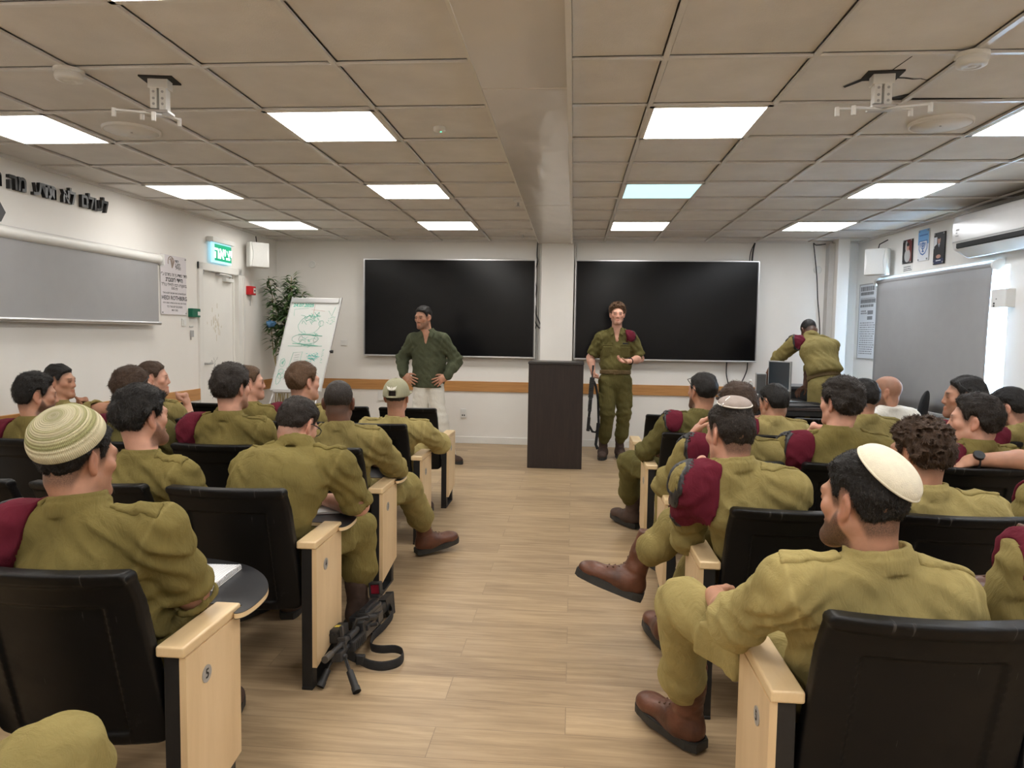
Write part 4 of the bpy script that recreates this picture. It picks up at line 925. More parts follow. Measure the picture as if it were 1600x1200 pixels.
# ------------------------------------------------------------------ auditorium seats
ROWS_L = [5.44, 4.46, 3.50, 2.56, 1.65, .72]; ROWS_R = [5.38, 4.40, 3.47, 2.52, 1.60]
SEAT_L = [-1.262-.535*k for k in range(5)]; SEAT_R = [.772+.535*k for k in range(5)]
ARM_Z = .582
def chair_meshes():
    out = {}
    # moulded backrest, curved round the sitter, leaning back, with a sunk panel behind
    f = Field((-.27, -.20, .27), (.27, .16, .84), .0062); X, Y, Z = f.ax[0][:, None, None], f.ax[1][None, :, None], f.ax[2][None, None, :]
    hw = .243-.02*np.clip((Z-.3)/.5, 0, 1); c = .070-.125*np.clip((Z-.30)/.5, 0, 1.1)-.04*(1-(X/.24)**2)-.02*sstep(.7, .81, Z)
    zt = .797-.0*X; zc, hz = (.797+.30)/2, (.797-.30)/2
    def rb(hx, hz_, zc_, th, rad, cc):
        qx, qz = np.abs(X)-(hx-rad), np.abs(Z-zc_)-(hz_-rad); d2 = np.sqrt(np.maximum(qx, 0)**2+np.maximum(qz, 0)**2)+np.minimum(np.maximum(qx, qz), 0)-rad
        qy = np.abs(Y-cc)-th; e = .008
        a, b = np.maximum(d2+e, 0), np.maximum(qy+e, 0); return np.sqrt(a*a+b*b)+np.minimum(np.maximum(d2+e, qy+e), 0)-e
    d = rb(hw, hz, zc, .022, .035, c)
    d = np.minimum(d, rb(hw+.002, .018, .782, .027, .018, c-.002))               # thicker top roll
    hole = rb(.150-.0*hw, .185, .52, .014, .012, c-.026); d = np.maximum(d, -hole)
    edge = rb(.165, .205, .52, .004, .012, c-.024); 
    f.g = d.astype(np.float32); v, F = f.mesh(); o = mesh_np('backrest', v, F, M_shell); out['backrest'] = o.data; bpy.data.objects.remove(o)
    f = Field((-.26, .0, .27), (.26, .54, .45), .009); X, Y, Z = f.ax[0][:, None, None], f.ax[1][None, :, None], f.ax[2][None, None, :]
    f.rbox((0, .27, .365), (.232, .215, .036), .03, .01); f.rbox((0, .26, .325), (.21, .18, .035), .02, .02)
    v, F = f.mesh(); o = mesh_np('seat', v, F, M_shell); out['seat'] = o.data; bpy.data.objects.remove(o)
    def keep(name, m, mt): o = m.build(name, mt); out[name] = o.data; bpy.data.objects.remove(o)
    m = MB()
    for y in (.004, .246): m.box((-.022, y, 0), (.022, y+.044, .553), .003)
    m.box((-.022, .0, 0), (.022, .294, .012), .003); m.box((-.018, .03, .38), (.018, .26, .42), .003); m.box((-.020, .03, .515), (.020, .26, .553), .003); keep('side_frame', m, M_steel_b)
    m = MB(); m.box((-.038, -.006, .553), (.038, .300, ARM_Z), .006, 3); keep('armrest', m, M_beech_t)
    prof = [(.002, .09), (.002, .552), (.292, .552), (.292, .135)]
    P = Matrix(((0, 0, 1, 0), (1, 0, 0, 0), (0, 1, 0, 0), (0, 0, 0, 1)))
    m = MB(); m.prism(prof, -.009, .009, P); o = m.build('side_panel', M_beech); out['side_panel'] = o.data; bpy.data.objects.remove(o)
    m = MB(); m.box((-.25, .05, .345), (.25, .10, .385), .004); keep('cross_beam', m, M_steel_b)
    # writing tablet, open, for an aisle seat of the left block
    pts = [(.3135, .250), (.330, .248), (.343, .275), (.347, .335), (.337, .42), (.303, .50), (.245, .58), (.16, .65), (.05, .69), (-.05, .70), (-.15, .66), (-.20, .58), (-.18, .48), (-.08, .40), (.05, .335), (.14, .306), (.30, .3045), (.3125, .3035)]
    sm = []
    for i in range(len(pts)):
        a, b, c, d = (Vector(pts[(i+k-1) % len(pts)]) for k in range(4))
        for q in range(4 if i < 13 else 1): t = q/4; sm.append(tuple(.5*((2*b)+(c-a)*t+(2*a-5*b+4*c-d)*t*t+(3*b-a-3*c+d)*t**3)))
    m = MB(); m.prism(sm, .556, .570, None, 0); m.prism(sm, .570, .572, None, 1); m.prism(sm, .554, .556, None, 1)
    keep('writing_tablet', m, [M_beech_t, mottled('black_laminate', (.018, .018, .020), .38, .15, 50)])
    m = MB(); m.tube([(.265, .26, .48), (.25, .31, .50), (.22, .36, .552)], .011, 8); keep('tablet_hinge', m, M_steel_b)
    return out
CH = chair_meshes(); M_disc = mat('number_disc', (.42, .42, .42), .45, .4)
_plate = {}
def child(name, me, parent, loc=(0, 0, 0)):
    o = bpy.data.objects.new(name, me); C.objects.link(o); o.parent = parent; o.location = loc; return o
def make_seat(x, y, label, side, aisle, last, number=None, tablet=False, group='auditorium seats'):
    """side -1: left block (aisle on +x), +1: right block (aisle on -x)"""
    t = thing('auditorium_seat', label, 'seat', (x, y, 0), 0, group)
    child('backrest', CH['backrest'], t); child('seat', CH['seat'], t); child('cross_beam', CH['cross_beam'], t)
    sx = -side*.2725
    for k, px in enumerate((sx, -sx) if last else (sx,)):
        child('side_frame', CH['side_frame'], t, (px, 0, 0)); child('armrest', CH['armrest'], t, (px, 0, 0))
    if aisle:
        child('side_panel', CH['side_panel'], t, (sx-side*.0295, 0, 0))
        if number:
            key = (number, side)
            if key not in _plate:
                q = axes((-side*.0095, 0, 0), (0, -side, 0), (0, 0, 1))
                m = MB(); m.cyl((0, 0, 0), (-side*.002, 0, 0), .023, n=28); T = axes((-side*.0028, 0, 0), (0, -side, 0), (0, 0, 1)); m.mesh(text_mesh(number, .036, 0, 'CENTER', .0006), T, 1)
                o = m.build('number_plate', [M_disc, M_ink]); _plate[key] = o.data; bpy.data.objects.remove(o)
            child('number_plate', _plate[key], t, (sx-side*.0388, .10, .465))
    if tablet: child('writing_tablet', CH['writing_tablet'], t); child('tablet_hinge', CH['tablet_hinge'], t)
    return t
ORD = ['first', 'second', 'third', 'fourth', 'fifth']
ROWN = ['front row', 'second row', 'third row', 'fourth row', 'fifth row', 'row behind the fifth']
def build_seats():
    spec_l = {0: 5, 1: 5, 2: 4, 3: 3, 4: 1, 5: 1}; spec_r = {0: 5, 1: 5, 2: 4, 3: 3, 4: 2}
    for side, rows, xs, spec, word in ((-1, ROWS_L, SEAT_L, spec_l, 'left'), (1, ROWS_R, SEAT_R, spec_r, 'right')):
        for r, n in spec.items():
            for k in range(n):
                lab = f'black auditorium seat, {ORD[k]} from the aisle in the {ROWN[r]}, {word} block'
                num = None
                if k == 0 and r < 5: num = str(r+1); lab = f'black aisle seat with beech side panel, {ROWN[r]} of the {word} block'
                tab = side == -1 and k == 0 and r in (2, 3, 4)
                if tab: lab = f'black aisle seat with open writing tablet, {ROWN[r]} of the left block'
                make_seat(xs[k], rows[r], lab, side, k == 0, k == n-1, num, tab)
build_seats()
# ------------------------------------------------------------------ people
SKIN = {'fair': skin('skin_fair', (.56, .30, .215)), 'tan': skin('skin_tan', (.44, .225, .145)), 'olive': skin('skin_olive', (.37, .19, .118)), 'brown': skin('skin_brown', (.145, .068, .042)), 'dark': skin('skin_dark', (.10, .048, .032))}
HAIR = {'black': hair('hair_black', (.009, .007, .006)), 'dark': hair('hair_dark_brown', (.020, .013, .009)), 'brown': hair('hair_brown', (.058, .031, .017)), 'light': hair('hair_light_brown', (.115, .062, .031))}
KH = {'a': cloth('khaki_cloth', (.162, .130, .043)), 'b': cloth('khaki_cloth_faded', (.215, .174, .066)), 'c': cloth('khaki_cloth_deep', (.104, .090, .031)), 'd': cloth('khaki_cloth_pale', (.298, .242, .098)),
      'green': cloth('green_linen', (.066, .074, .044), wr=.7), 'white': cloth('white_cotton', (.70, .67, .60), .06), 'denim': cloth('off_white_denim', (.68, .66, .60), .07)}
M_beret = cloth('maroon_felt', (.100, .011, .022), .18, .35)
M_trim = mat('black_leather_binding', (.012, .012, .014), .45)
M_boot = mottled('red_brown_leather', (.100, .036, .019), .42, .40, 14, .35, 45)
M_boot_d = mottled('dark_brown_suede', (.060, .034, .024), .8, .3, 14, .3, 90)
M_sole = mottled('boot_rubber', (.022, .022, .021), .6, .25, 30)
M_lace = mottled('brown_lace', (.10, .050, .030), .8, .2)
M_belt = cloth('webbing_belt', (.125, .088, .042))
M_knit = None

def head_shape(F, c, M, s, beard=0.0):
    L = lambda x, y, z: V3(c)+M @ (np.array([x, y, z])*s); q = lambda *r: np.array(r)*s
    F.ell(L(0, -.012, .030), q(.075, .097, .088), 0, M=M)
    F.ell(L(0, .042, -.030), q(.057, .055, .078), .03*s, M=M)
    for x in (-1, 1): F.cap(L(x*.050, .010, -.055), L(x*.014, .078, -.094), .021*s, .018*s, .03*s)
    F.ell(L(0, .083, -.097), q(.023, .016, .018), .02*s, M=M)
    F.cap(L(-.036, .081, .024), L(.036, .081, .024), .0125*s, k=.02*s)
    for x in (-1, 1):
        F.ell(L(x*.046, .062, -.016), q(.020, .020, .018), .02*s, M=M)
        F.ell(L(x*.031, .101, .004), q(.016, .012, .010), .012*s, 's', M)
        F.ell(L(x*.031, .083, .004), q(.0145, .0120, .0110), .004*s, M=M)
    F.cap(L(0, .090, .016), L(0, .1055, -.026), .0075*s, .0105*s, .012*s)
    for x in (-1, 1): F.ell(L(x*.010, .097, -.031), q(.009, .010, .008), .008*s, M=M)
    F.ell(L(0, .094, -.060), q(.023, .010, .0055), .005*s, M=M); F.ell(L(0, .0925, -.070), q(.019, .010, .0065), .005*s, M=M)
    if beard > .6:
        for x in (-1, 1): F.cap(L(x*.056, .012, -.04), L(x*.016, .080, -.100), .022*s, .022*s, .02*s)
        F.ell(L(0, .080, -.100), q(.03, .026, .024), .02*s, M=M)
    for x in (-1, 1):
        E = M @ np.array(Matrix.Rotation(R(-x*-28), 3, 'Z') @ Matrix.Rotation(R(8), 3, 'X'))
        F.ell(L(x*.079, -.010, -.002), q(.0085, .019, .031), .006*s, M=E); F.ell(L(x*.076, -.002, -.028), q(.008, .010, .012), .008*s, M=E)
        F.ell(L(x*.089, -.006, .003), q(.006, .010, .018), .004*s, 's', E)

ZL_Y = [-.12, -.05, -.034, -.014, .010, .020, .034, .052, .070, .085, .10, .13]
ZL_Z = [-.066, -.064, -.035, .022, .030, -.004, .000, .048, .062, .074, .095, .25]
def face_attrs(v, c, M, s, beard, fade, flat=True):
    p = ((v-c) @ M)/s; x, y, z = np.abs(p[:, 0]), p[:, 1], p[:, 2]; inh = (np.abs(p) < .17).all(1) & (z > -.135)
    zl = np.interp(y, ZL_Y, ZL_Z); st = fade*sstep(-.026, .012, z-zl)*(y < .075)
    zb = np.interp(y, [-.02, .0, .02, .045, .075, .095, .12], [-.10, -.075, -.012, -.050, -.047, -.041, -.041])
    lips = sstep(.026, .020, x)*sstep(.0145, .009, np.abs(z+.065))*(y > .085)
    bd = beard*sstep(.010, -.010, z-zb)*sstep(-.02, .004, y)*(1-lips)*sstep(-.128, -.115, z)
    brow = .9*sstep(.0065, .003, np.abs(z-.0265+.06*np.maximum(0, x-.034)))*sstep(.012, .017, x)*sstep(.052, .046, x)*(y > .07)
    eye = .92*sstep(.0068, .0045, np.abs(z-.004))*sstep(.008, .006, np.abs(x-.031))*(y > .085)
    lid = .5*sstep(.0105, .008, np.abs(z-.008))*sstep(.0165, .014, np.abs(x-.031))*(y > .08)
    ear = (x > .074)*(np.abs(y) < .05)*(z > -.05)*(z < .05); st = st*(1-.9*((x > .0755)*(y > -.034)*(y < .02)*(z < .034)))
    stub = np.maximum.reduce([st, bd, brow, eye, lid])*inh
    fl = np.maximum.reduce([lips, .55*ear, .45*sstep(.03, .012, x)*(y > .10), .35*sstep(.03, .01, np.abs(x-.045))*sstep(.03, .012, np.abs(z+.02))*(y > .04)])*inh
    return stub, fl

def hair_mesh(style, c, M, s, res, seed, depth=9):
    st = dict(short=(.014, .007, .010, 60), medium=(.022, .012, .015, 42), thick=(.028, .019, .019, 38), curly=(.024, .014, .024, 52), buzz=(.0050, .0015, .002, 90), fade=(.017, .004, .011, 48), wavy=(.026, .015, .016, 40))[style]
    top, side, amp, fr = st; F = Field((-.125, -.15, -.10), (.125, .15, .165), res/s)
    X, Y, Z = F.ax[0][:, None, None], F.ax[1][None, :, None], F.ax[2][None, None, :]
    dc = ell_d(X, Y, Z, (0, -.012, .030), (.075, .097, .088), np.eye(3)); zl = np.interp(F.ax[1], ZL_Y, ZL_Z)[None, :, None]
    m = sstep(-.010, .034, Z-zl)*np.ones_like(dc); T = (side+(top-side)*sstep(.035, .10, Z+.25*(Y-.02)))*m-.010*(1-m)
    F.g = (dc-T).astype(np.float32); mask, P = F.near(.03); rs = np.float32(seed)
    if style == 'curly':
        n = 1-np.abs(2*vnoise(P*fr+rs)-1)*1.7; n2 = vnoise(P*fr*2.3+rs)-.5; dsp = amp*(n-.35)+.006*n2
    else:
        W_ = P.copy(); W_[:, 1] *= .45; W_[:, 2] *= .6; n = vnoise(W_*fr+rs)-.5; n2 = vnoise(P*np.array([150, 60, 60], np.float32)+rs)-.5
        W2 = P.copy(); W2[:, 0] += .35*P[:, 1]; W2[:, 1] *= .3; n3 = 1-np.abs(2*vnoise(W2*fr*2.4+rs*2)-1); dsp = amp*n+.35*amp*(n3-.5)+.0028*n2
    F.g[mask] -= (dsp*np.clip(m[mask], 0, 1)).astype(np.float32)
    v, f = F.mesh(); f = np.concatenate([f[:, [0, 1, 2]], f[:, [0, 2, 3]]])
    cnt = {'buzz': 0}.get(style, int(np.clip(9000-1700*depth, 0, 6500)))
    if cnt:
        rg = np.random.RandomState(seed+50); T0 = v[f]; nn = np.cross(T0[:, 1]-T0[:, 0], T0[:, 2]-T0[:, 0]); ar = np.linalg.norm(nn, axis=1); nn = nn/np.maximum(ar, 1e-12)[:, None]
        cen = T0.mean(1); ok = (np.einsum('ij,ij->i', nn, cen-np.array([0, -.012, .03])) > 0); pr = ar*ok; pick = rg.choice(len(f), cnt, p=pr/pr.sum()); w = rg.dirichlet((1, 1, 1), cnt)[:, :, None]; p = (T0[pick]*w).sum(1); n_ = nn[pick]
        comb = np.stack([.35*np.sign(p[:, 0])*(np.abs(p[:, 0]) > .02)+rg.normal(0, .25, cnt), np.where(p[:, 2] > .07, .55, -.25)+rg.normal(0, .3, cnt), np.where(p[:, 2] > .08, .15, -.85)+rg.normal(0, .25, cnt)], 1)
        if style in ('curly', 'thick', 'medium'): comb += .7*np.stack([vnoise((p*30).astype(np.float32)+k)-.5 for k in (1, 5, 9)], 1)*2
        comb -= n_*np.einsum('ij,ij->i', comb, n_)[:, None]; comb /= np.maximum(np.linalg.norm(comb, axis=1), 1e-6)[:, None]
        L = rg.uniform(.6, 1.3, cnt)[:, None]*{'short': .009, 'fade': .010, 'medium': .017, 'thick': .017, 'curly': .012}.get(style, .012); side_ = np.cross(comb, n_); wd = .0011
        a = p-n_*.001; mid = a+comb*L*.5+n_*L*.28; tip = a+comb*L+n_*L*.22*rg.uniform(.2, 1.6, cnt)[:, None]
        b0 = len(v); v = np.concatenate([v, a+side_*wd, a-side_*wd, mid+side_*wd*.8+n_*.0006, mid-side_*wd*.8+n_*.0006, tip]); i = np.arange(cnt)+b0; q = cnt
        f = np.concatenate([f, np.stack([i, i+q, i+3*q], 1), np.stack([i, i+3*q, i+2*q], 1), np.stack([i+2*q, i+3*q, i+4*q], 1)])
    return (v*s) @ M.T+c, f

def add_hand(F, w, d, n, side, curl=(20, 25, 20), sc=1.0, thumb=(.62, .70, .30), fingers=(0, 0, 0, 0), spread=4, tc=22):
    """w wrist, d pointing direction, n palm normal, side +1 right hand / -1 left hand"""
    w = V3(w); d = unit(d); n = unit(V3(n)-d*np.dot(d, n)); th = np.cross(d, n)*side
    F.cap(w-d*.01, w+d*.030, .0215*sc, .024*sc, .012, flat=th, fl=1.2)
    F.cap(w+d*.022*sc, w+d*.078*sc, .0150*sc, .0135*sc, .014, flat=th, fl=2.6)
    def rot(v, ax, a): return np.array(Matrix.Rotation(R(a), 3, Vector(ax)) @ Vector(v))
    for j, (ln, r) in enumerate(((.072, .0090), (.080, .0092), (.074, .0086), (.058, .0076))):
        b = w+d*(.088-.004*abs(j-1))*sc+th*(.0295-.0195*j)*sc; dj = rot(d, n, -side*spread*(1.3-j)*1.0); nj = n; p = b-d*.012*sc; pr = r*1.08
        for k, fr in enumerate((.46, .30, .24)):
            a = curl[k]+fingers[j]; ax = np.cross(dj, nj); dj = rot(dj, ax, a); nj = rot(nj, ax, a)
            q = p+dj*(ln*fr+(.012 if k == 0 else 0))*sc; F.cap(p, q, pr*sc, pr*.93*sc, .004 if k else .008); p = q; pr *= .93
    dt = unit(d*thumb[0]+th*thumb[1]+n*thumb[2]); p = w+d*.022*sc+th*.020*sc; pr = .0125; ax = np.cross(dt, unit(d*.8+n*.6))
    for k, ln in enumerate((.044, .033, .026)):
        q = p+dt*ln*sc; F.cap(p, q, pr*sc, pr*.9*sc, .008 if k == 0 else .004); p = q; pr *= .88; dt = rot(dt, ax, tc) if np.linalg.norm(ax) > .1 else dt

def boot_meshes():
    out = {}
    F = Field((-.07, -.12, -.01), (.07, .24, .30), .0055)
    F.chain([(0, -.035, .30), (0, -.03, .20), (0, -.02, .10)], [.050, .048, .050], .02); F.cap((0, -.045, .055), (0, .02, .06), .043, .046, .03); F.cap((0, .0, .055), (0, .135, .045), .050, .036, .035, flat=(1, 0, 0), fl=1.12)
    F.ell((0, .150, .042), (.046, .060, .036), .02); F.rbox((0, .03, -.03), (.1, .3, .045), .002, .004, 's'); F.rbox((0, -.03, .31), (.1, .2, .02), .002, .004, 's')
    m, P = F.near(.02); F.g[m] += (.004*(vnoise(P*np.array([40, 40, 90], np.float32))-.5)*(P[:, 2] > .09)).astype(np.float32)
    v, f = F.mesh()
    for key, mt in (('boot', M_boot), ('boot_dark', M_boot_d)): o = mesh_np('boot', v, f, mt); out[key] = o.data; bpy.data.objects.remove(o)
    out_l = []
    for i in range(17):
        t = i/16; y = -.088+.302*t; w = .036+.012*math.sin(PI*min(1, t*1.2)**.8)+.008*math.exp(-((t-.68)/.2)**2)
        if t > .86: w *= math.sqrt(max(.05, 1-((t-.86)/.145)**2))
        if t < .1: w *= .75+.25*t/.1
        out_l.append((w, y))
    poly = [(x, y) for x, y in out_l]+[(-x, y) for x, y in out_l[::-1]]
    m = MB(); m.prism(poly, 0, .030, Matrix.Diagonal((1.05, 1, 1, 1)), 0); m.prism(poly, .03, .034, Matrix.Diagonal((1.01, .985, 1, 1)), 0)
    o = m.build('sole', M_sole); bv = o.modifiers.new('b', 'BEVEL'); out['sole'] = o.data; o.modifiers.clear(); bpy.data.objects.remove(o)
    m = MB()
    for k in range(7):
        z = .085+.026*k if k < 7 else 0; y = .092-.026*k if k < 3 else .028-.006*(k-3); z = (.076, .085, .096, .120, .152, .184, .215)[k]; y = (.098, .074, .050, .030, .021, .017, .015)[k]; 
        for sx in (-1, 1): m.tube([(sx*.022, y-.008, z-.008), (0, y+.002, z+.004), (-sx*.022, y-.010, z+.012)], .0034, 5)
    o = m.build('laces', M_lace); out['laces'] = o.data; bpy.data.objects.remove(o); return out
BOOT = boot_meshes()
def place_boot(t, base, ankle, toe, up, dark=False, name='boot'):
    """ankle: joint; toe, up: directions"""
    u = unit(up); y = unit(V3(toe)-u*np.dot(u, toe)); x = np.cross(y, u); M = Matrix(np.stack([x, y, u], 1).tolist()).to_4x4(); M.translation = Vector(V3(ankle)-base-u*.095)
    o = bpy.data.objects.new(name, BOOT['boot_dark' if dark else 'boot']); C.objects.link(o); o.parent = t; o.matrix_local = M
    child('sole', BOOT['sole'], o); child('laces', BOOT['laces'], o); return o

def person(label, loc, N, head, ty=0, hy=None, hp=0, hr=0, hip=None, S=None, E=None, Wr=None, hands=None, sleeve=.06, knees=None, ankles=None, toes=None, ups=None,
           tone='tan', hairc='black', style='short', beard=0.0, fade=.55, beret=None, kh='a', pants=None, shirt='soldier', hs=1.0, sw=.172, extras=None, near=None, stand=False, group=None, dark_boots=True, tuck=False, chest=1.0, open_neck=0.0, seed=0, spine=None, epaulettes=True):
    hs = hs*.94; base = V3(loc[0], loc[1], 0); N = V3(N); head = V3(head); hy = ty if hy is None else hy
    t = thing('person', label, 'person', tuple(base), 0, group)
    Rt = rotm(ty); lat, fwd = Rt[:, 0], Rt[:, 1]; up = V3(0, 0, 1.); depth = max(1.2, head[1]) if near is None else near
    rb = float(np.clip(.0014*depth, .0034, .0066)); rs = float(np.clip(.0030*depth, .0062, .0115))
    H = V3(loc[0], loc[1]+.23, .475) if hip is None else V3(hip); Mh = rotm(hy, hp, hr)
    ax = unit(N-H)
    if S is None: S = (N+lat*-sw-up*.075+fwd*.02, N+lat*sw-up*.075+fwd*.02)
    S = [V3(a) for a in S]
    if E is None: E = (None, None)
    E = [V3(e) if e is not None else S[i]+lat*(.05*(-1, 1)[i])+fwd*.12-up*.245 for i, e in enumerate(E)]
    if Wr is None: Wr = (None, None)
    Wr = [V3(w) if w is not None else E[i]+lat*(-.10*(-1, 1)[i])+fwd*.22-up*.03 for i, w in enumerate(Wr)]
    W1 = (H*.68+N*.32)-fwd*.02 if spine is None else V3(spine[0]); Ch = (H*.36+N*.64)-fwd*.025 if spine is None else V3(spine[1]); U = N-ax*.085+fwd*.012
    # ---- shirt
    pts = np.stack([H, N]+S+E+Wr); lo = pts.min(0)-.17; hi = pts.max(0)+.13; F = Field(lo, hi, rs); c_ = chest
    bot = .118
    F.chain([H+ax*.16 if tuck else (H-up*.10 if stand == 'jeans' else H), W1, Ch, U], [.110*c_ if tuck else bot*c_, .114*c_, .121*c_, .088], .03, flat=lat, fl=1.48)
    for i in (0, 1):
        F.cap(N+lat*(.045*(-1, 1)[i])-up*.035, S[i], .050, .064, .045)
        if sleeve < 0:
            e2 = S[i]+(E[i]-S[i])*(1+sleeve); fd = unit(E[i]-S[i]); F.cap(S[i], e2, .070, .064, .035); F.cap(e2-fd*.035, e2+fd*.010, .069, .067, .004); F.cap(e2+fd*.075, e2+fd*.16, .074, .074, .004, 's'); F.cap(e2+fd*.016, e2+fd*.09, .056, .056, .004, 's'); continue
        F.cap(S[i], E[i], .070, .060, .035)
        e2 = E[i]+(Wr[i]-E[i])*sleeve; fd = unit(Wr[i]-E[i])
        if sleeve > .5: F.chain([E[i], E[i]*.5+e2*.5, e2], [.064, .056, .044], .03); F.cap(e2-fd*.03, e2, .047, .047, .004)
        elif sleeve > 0: F.cap(E[i], e2, .061, .060, .03); F.cap(e2-fd*.035, e2+fd*.012, .0655, .0635, .004)
    mask, P = F.near(.04); rr = np.float32(seed*3.7+1)
    dn = vnoise(P*np.array([8, 8, 6], np.float32)+rr)-.5; A = P.copy(); A[:, 2] = P[:, 2]*.8+.55*P[:, 0]; rid = 1-np.abs(2*vnoise(A*np.array([14, 14, 24], np.float32)+rr)-1); dsp = .016*dn+.013*(rid-.55)
    for i in (0, 1):                                        # folds gather round the elbow and the armpit
        de = np.linalg.norm(P-E[i], axis=1); a = unit(E[i]-S[i]); tt = (P-S[i]) @ a; dsp += .009*np.sin(tt*95+4*vnoise(P*9+rr))*np.exp(-(de/.11)**2)
        dp = np.linalg.norm(P-(S[i]-up*.06), axis=1); dsp += .008*np.sin((P @ unit(lat*(-1, 1)[i]+up))*120+5*vnoise(P*7+rr))*np.exp(-(dp/.10)**2)
    F.g[mask] -= dsp.astype(np.float32)
    shirt_g = F.g.copy()
    nd = unit(unit(head-N+fwd*-.012)*.55+unit(ax+up)*.45); nl = lat
    if shirt != 'tee':
        F.ring(N+nd*.006+fwd*.016, nd, .061, .024, .0040, .003, lat=nl, fl=1.10); F.ring(N-nd*.004+fwd*.016, nd, .0695, .016, .0035, .006, lat=nl, fl=1.10)
    else: F.ring(N-nd*.006+fwd*.012, nd, .068, .007, .006, .02, lat=nl, fl=1.1)
    F.ell(N+nd*.06+fwd*.016, (.055*1.06, .053, .085), .004, 's', M=Rt)
    if open_neck:
        for sx in (-1, 1):
            Mq = Rt @ np.array(Matrix.Rotation(R(sx*-24), 3, 'Z') @ Matrix.Rotation(R(28), 3, 'X') @ Matrix.Rotation(R(sx*30), 3, 'Y')); F.rbox(N+lat*(sx*.052)+fwd*.082-up*.022, (.030, .006, .040), .004, .004, M=Mq)
        for k in range(9): F.ell(N+fwd*(.085+.008*k)-up*(.0+.018*k*open_neck), (.036*(1-k/9.5), .055, .022), .004, 's', M=Rt)
    if tuck: za = ax; xa_ = unit(np.cross(fwd, za)); F.rbox(H+ax*(.112-.30), (.4, .4, .30), .004, .010, 's', M=np.stack([xa_, np.cross(za, xa_), za], 1))
    if stand == 'jeans': F.rbox((H[0], H[1], .62), (.4, .4, .165+.012), .004, .006, 's')
    v, f = F.mesh(); seam = np.zeros(len(v))
    for i in (0, 1):
        a = unit(unit(E[i]-S[i])*.5+lat*(-1, 1)[i]); pd = (v-(S[i]-a*.004)) @ a; dd = np.linalg.norm(v-S[i], axis=1); seam = np.maximum(seam, np.exp(-(pd/.0045)**2)*(dd < .125))
    pd = (v-(U-up*.0)) @ up; back = ((v-U) @ fwd) < -.02
    shm = KH[kh] if isinstance(kh, str) else kh
    so = mesh_np('shirt', v-base, f, shm, t, attrs={'seam': seam})
    # ---- body
    pts = [N, head]+[w for w in Wr]+S+E; lo = np.min(pts, 0)-.20; hi = np.max(pts, 0)+.20; Fb = Field(lo, hi, rb)
    head_shape(Fb, head, Mh, hs, beard)
    hb = head+Mh @ (V3(0, -.030, -.050)*hs); Fb.cap(N+fwd*.040-up*.055, hb, .048, .056*hs, .02); Fb.cap(N+fwd*.034-up*.02, head+Mh @ (V3(0, .0, -.075)*hs), .052, .045*hs, .03)
    Fb.chain([H+up*.02, W1+fwd*.01, Ch+fwd*.015, U+fwd*.035-up*.02], [.070, .078, .080, .045], .02, flat=lat, fl=1.35)
    if open_neck: Fb.ell(U+fwd*.010-up*.03, (.10, .062, .12), .02, M=Rt)
    for i in (0, 1):
        Fb.cap(N-up*.06+fwd*.03, S[i]-up*.01, .034, .040, .02); ar = .74 if sleeve > .5 else 1.0; Fb.cap(S[i], E[i], .048*ar, .044*ar, .02); m_ = E[i]*.68+Wr[i]*.32; Fb.chain([E[i], m_, Wr[i]], [.043*ar, .0455*ar, .0275], .015)
        h = (hands or (None, None))[i]
        if h is None: h = dict(d=unit(Wr[i]-E[i])-up*.25, n=-up*.6+lat*(.5*(1, -1)[i]))
        add_hand(Fb, Wr[i], **dict(dict(side=(-1, 1)[i]), **h))
    v, f = Fb.mesh(); stub, fl = face_attrs(v, head, Mh, hs, beard, fade if style != 'bald' else .30)
    if style == 'bald':
        p = ((v-head) @ Mh)/hs; zl = np.interp(p[:, 1], ZL_Y, ZL_Z); stub = np.maximum(stub, .22*sstep(.0, .02, p[:, 2]-zl)*sstep(.11, .06, p[:, 2])*(np.abs(p) < .15).all(1))
    mesh_np('body', v-base, f, SKIN[tone], t, attrs={'stubble': stub, 'flush': fl})
    if style != 'bald':
        v, f = hair_mesh(style, head, Mh, hs, max(rb, .0042), seed+1, depth); mesh_np('hair', v-base, f, HAIR[hairc], t)
    # ---- trousers and boots
    hw_ = .070 if stand == 'jeans' else .088; hj = [H-lat*hw_-up*.005, H+lat*hw_-up*.005]
    if knees is None: knees = (None, None)
    K = [V3(k) if k is not None else H+lat*(.135*(-1, 1)[i])+fwd*.40+up*.025 for i, k in enumerate(knees)]
    if ankles is None: ankles = (None, None)
    A_ = [V3(a) if a is not None else V3(*(K[i]+fwd*.07)[:2], .098) for i, a in enumerate(ankles)]
    toes = toes or (None, None); ups = ups or (None, None)
    pts = np.stack([H]+K+A_); Fp = Field(pts.min(0)-.16, pts.max(0)+.16, rs*1.05)
    Fp.cap(H-up*.02, H+ax*(.13 if stand is True else .03), .112 if stand != 'jeans' else .098, .108 if stand != 'jeans' else .092, .03, flat=lat, fl=1.42)
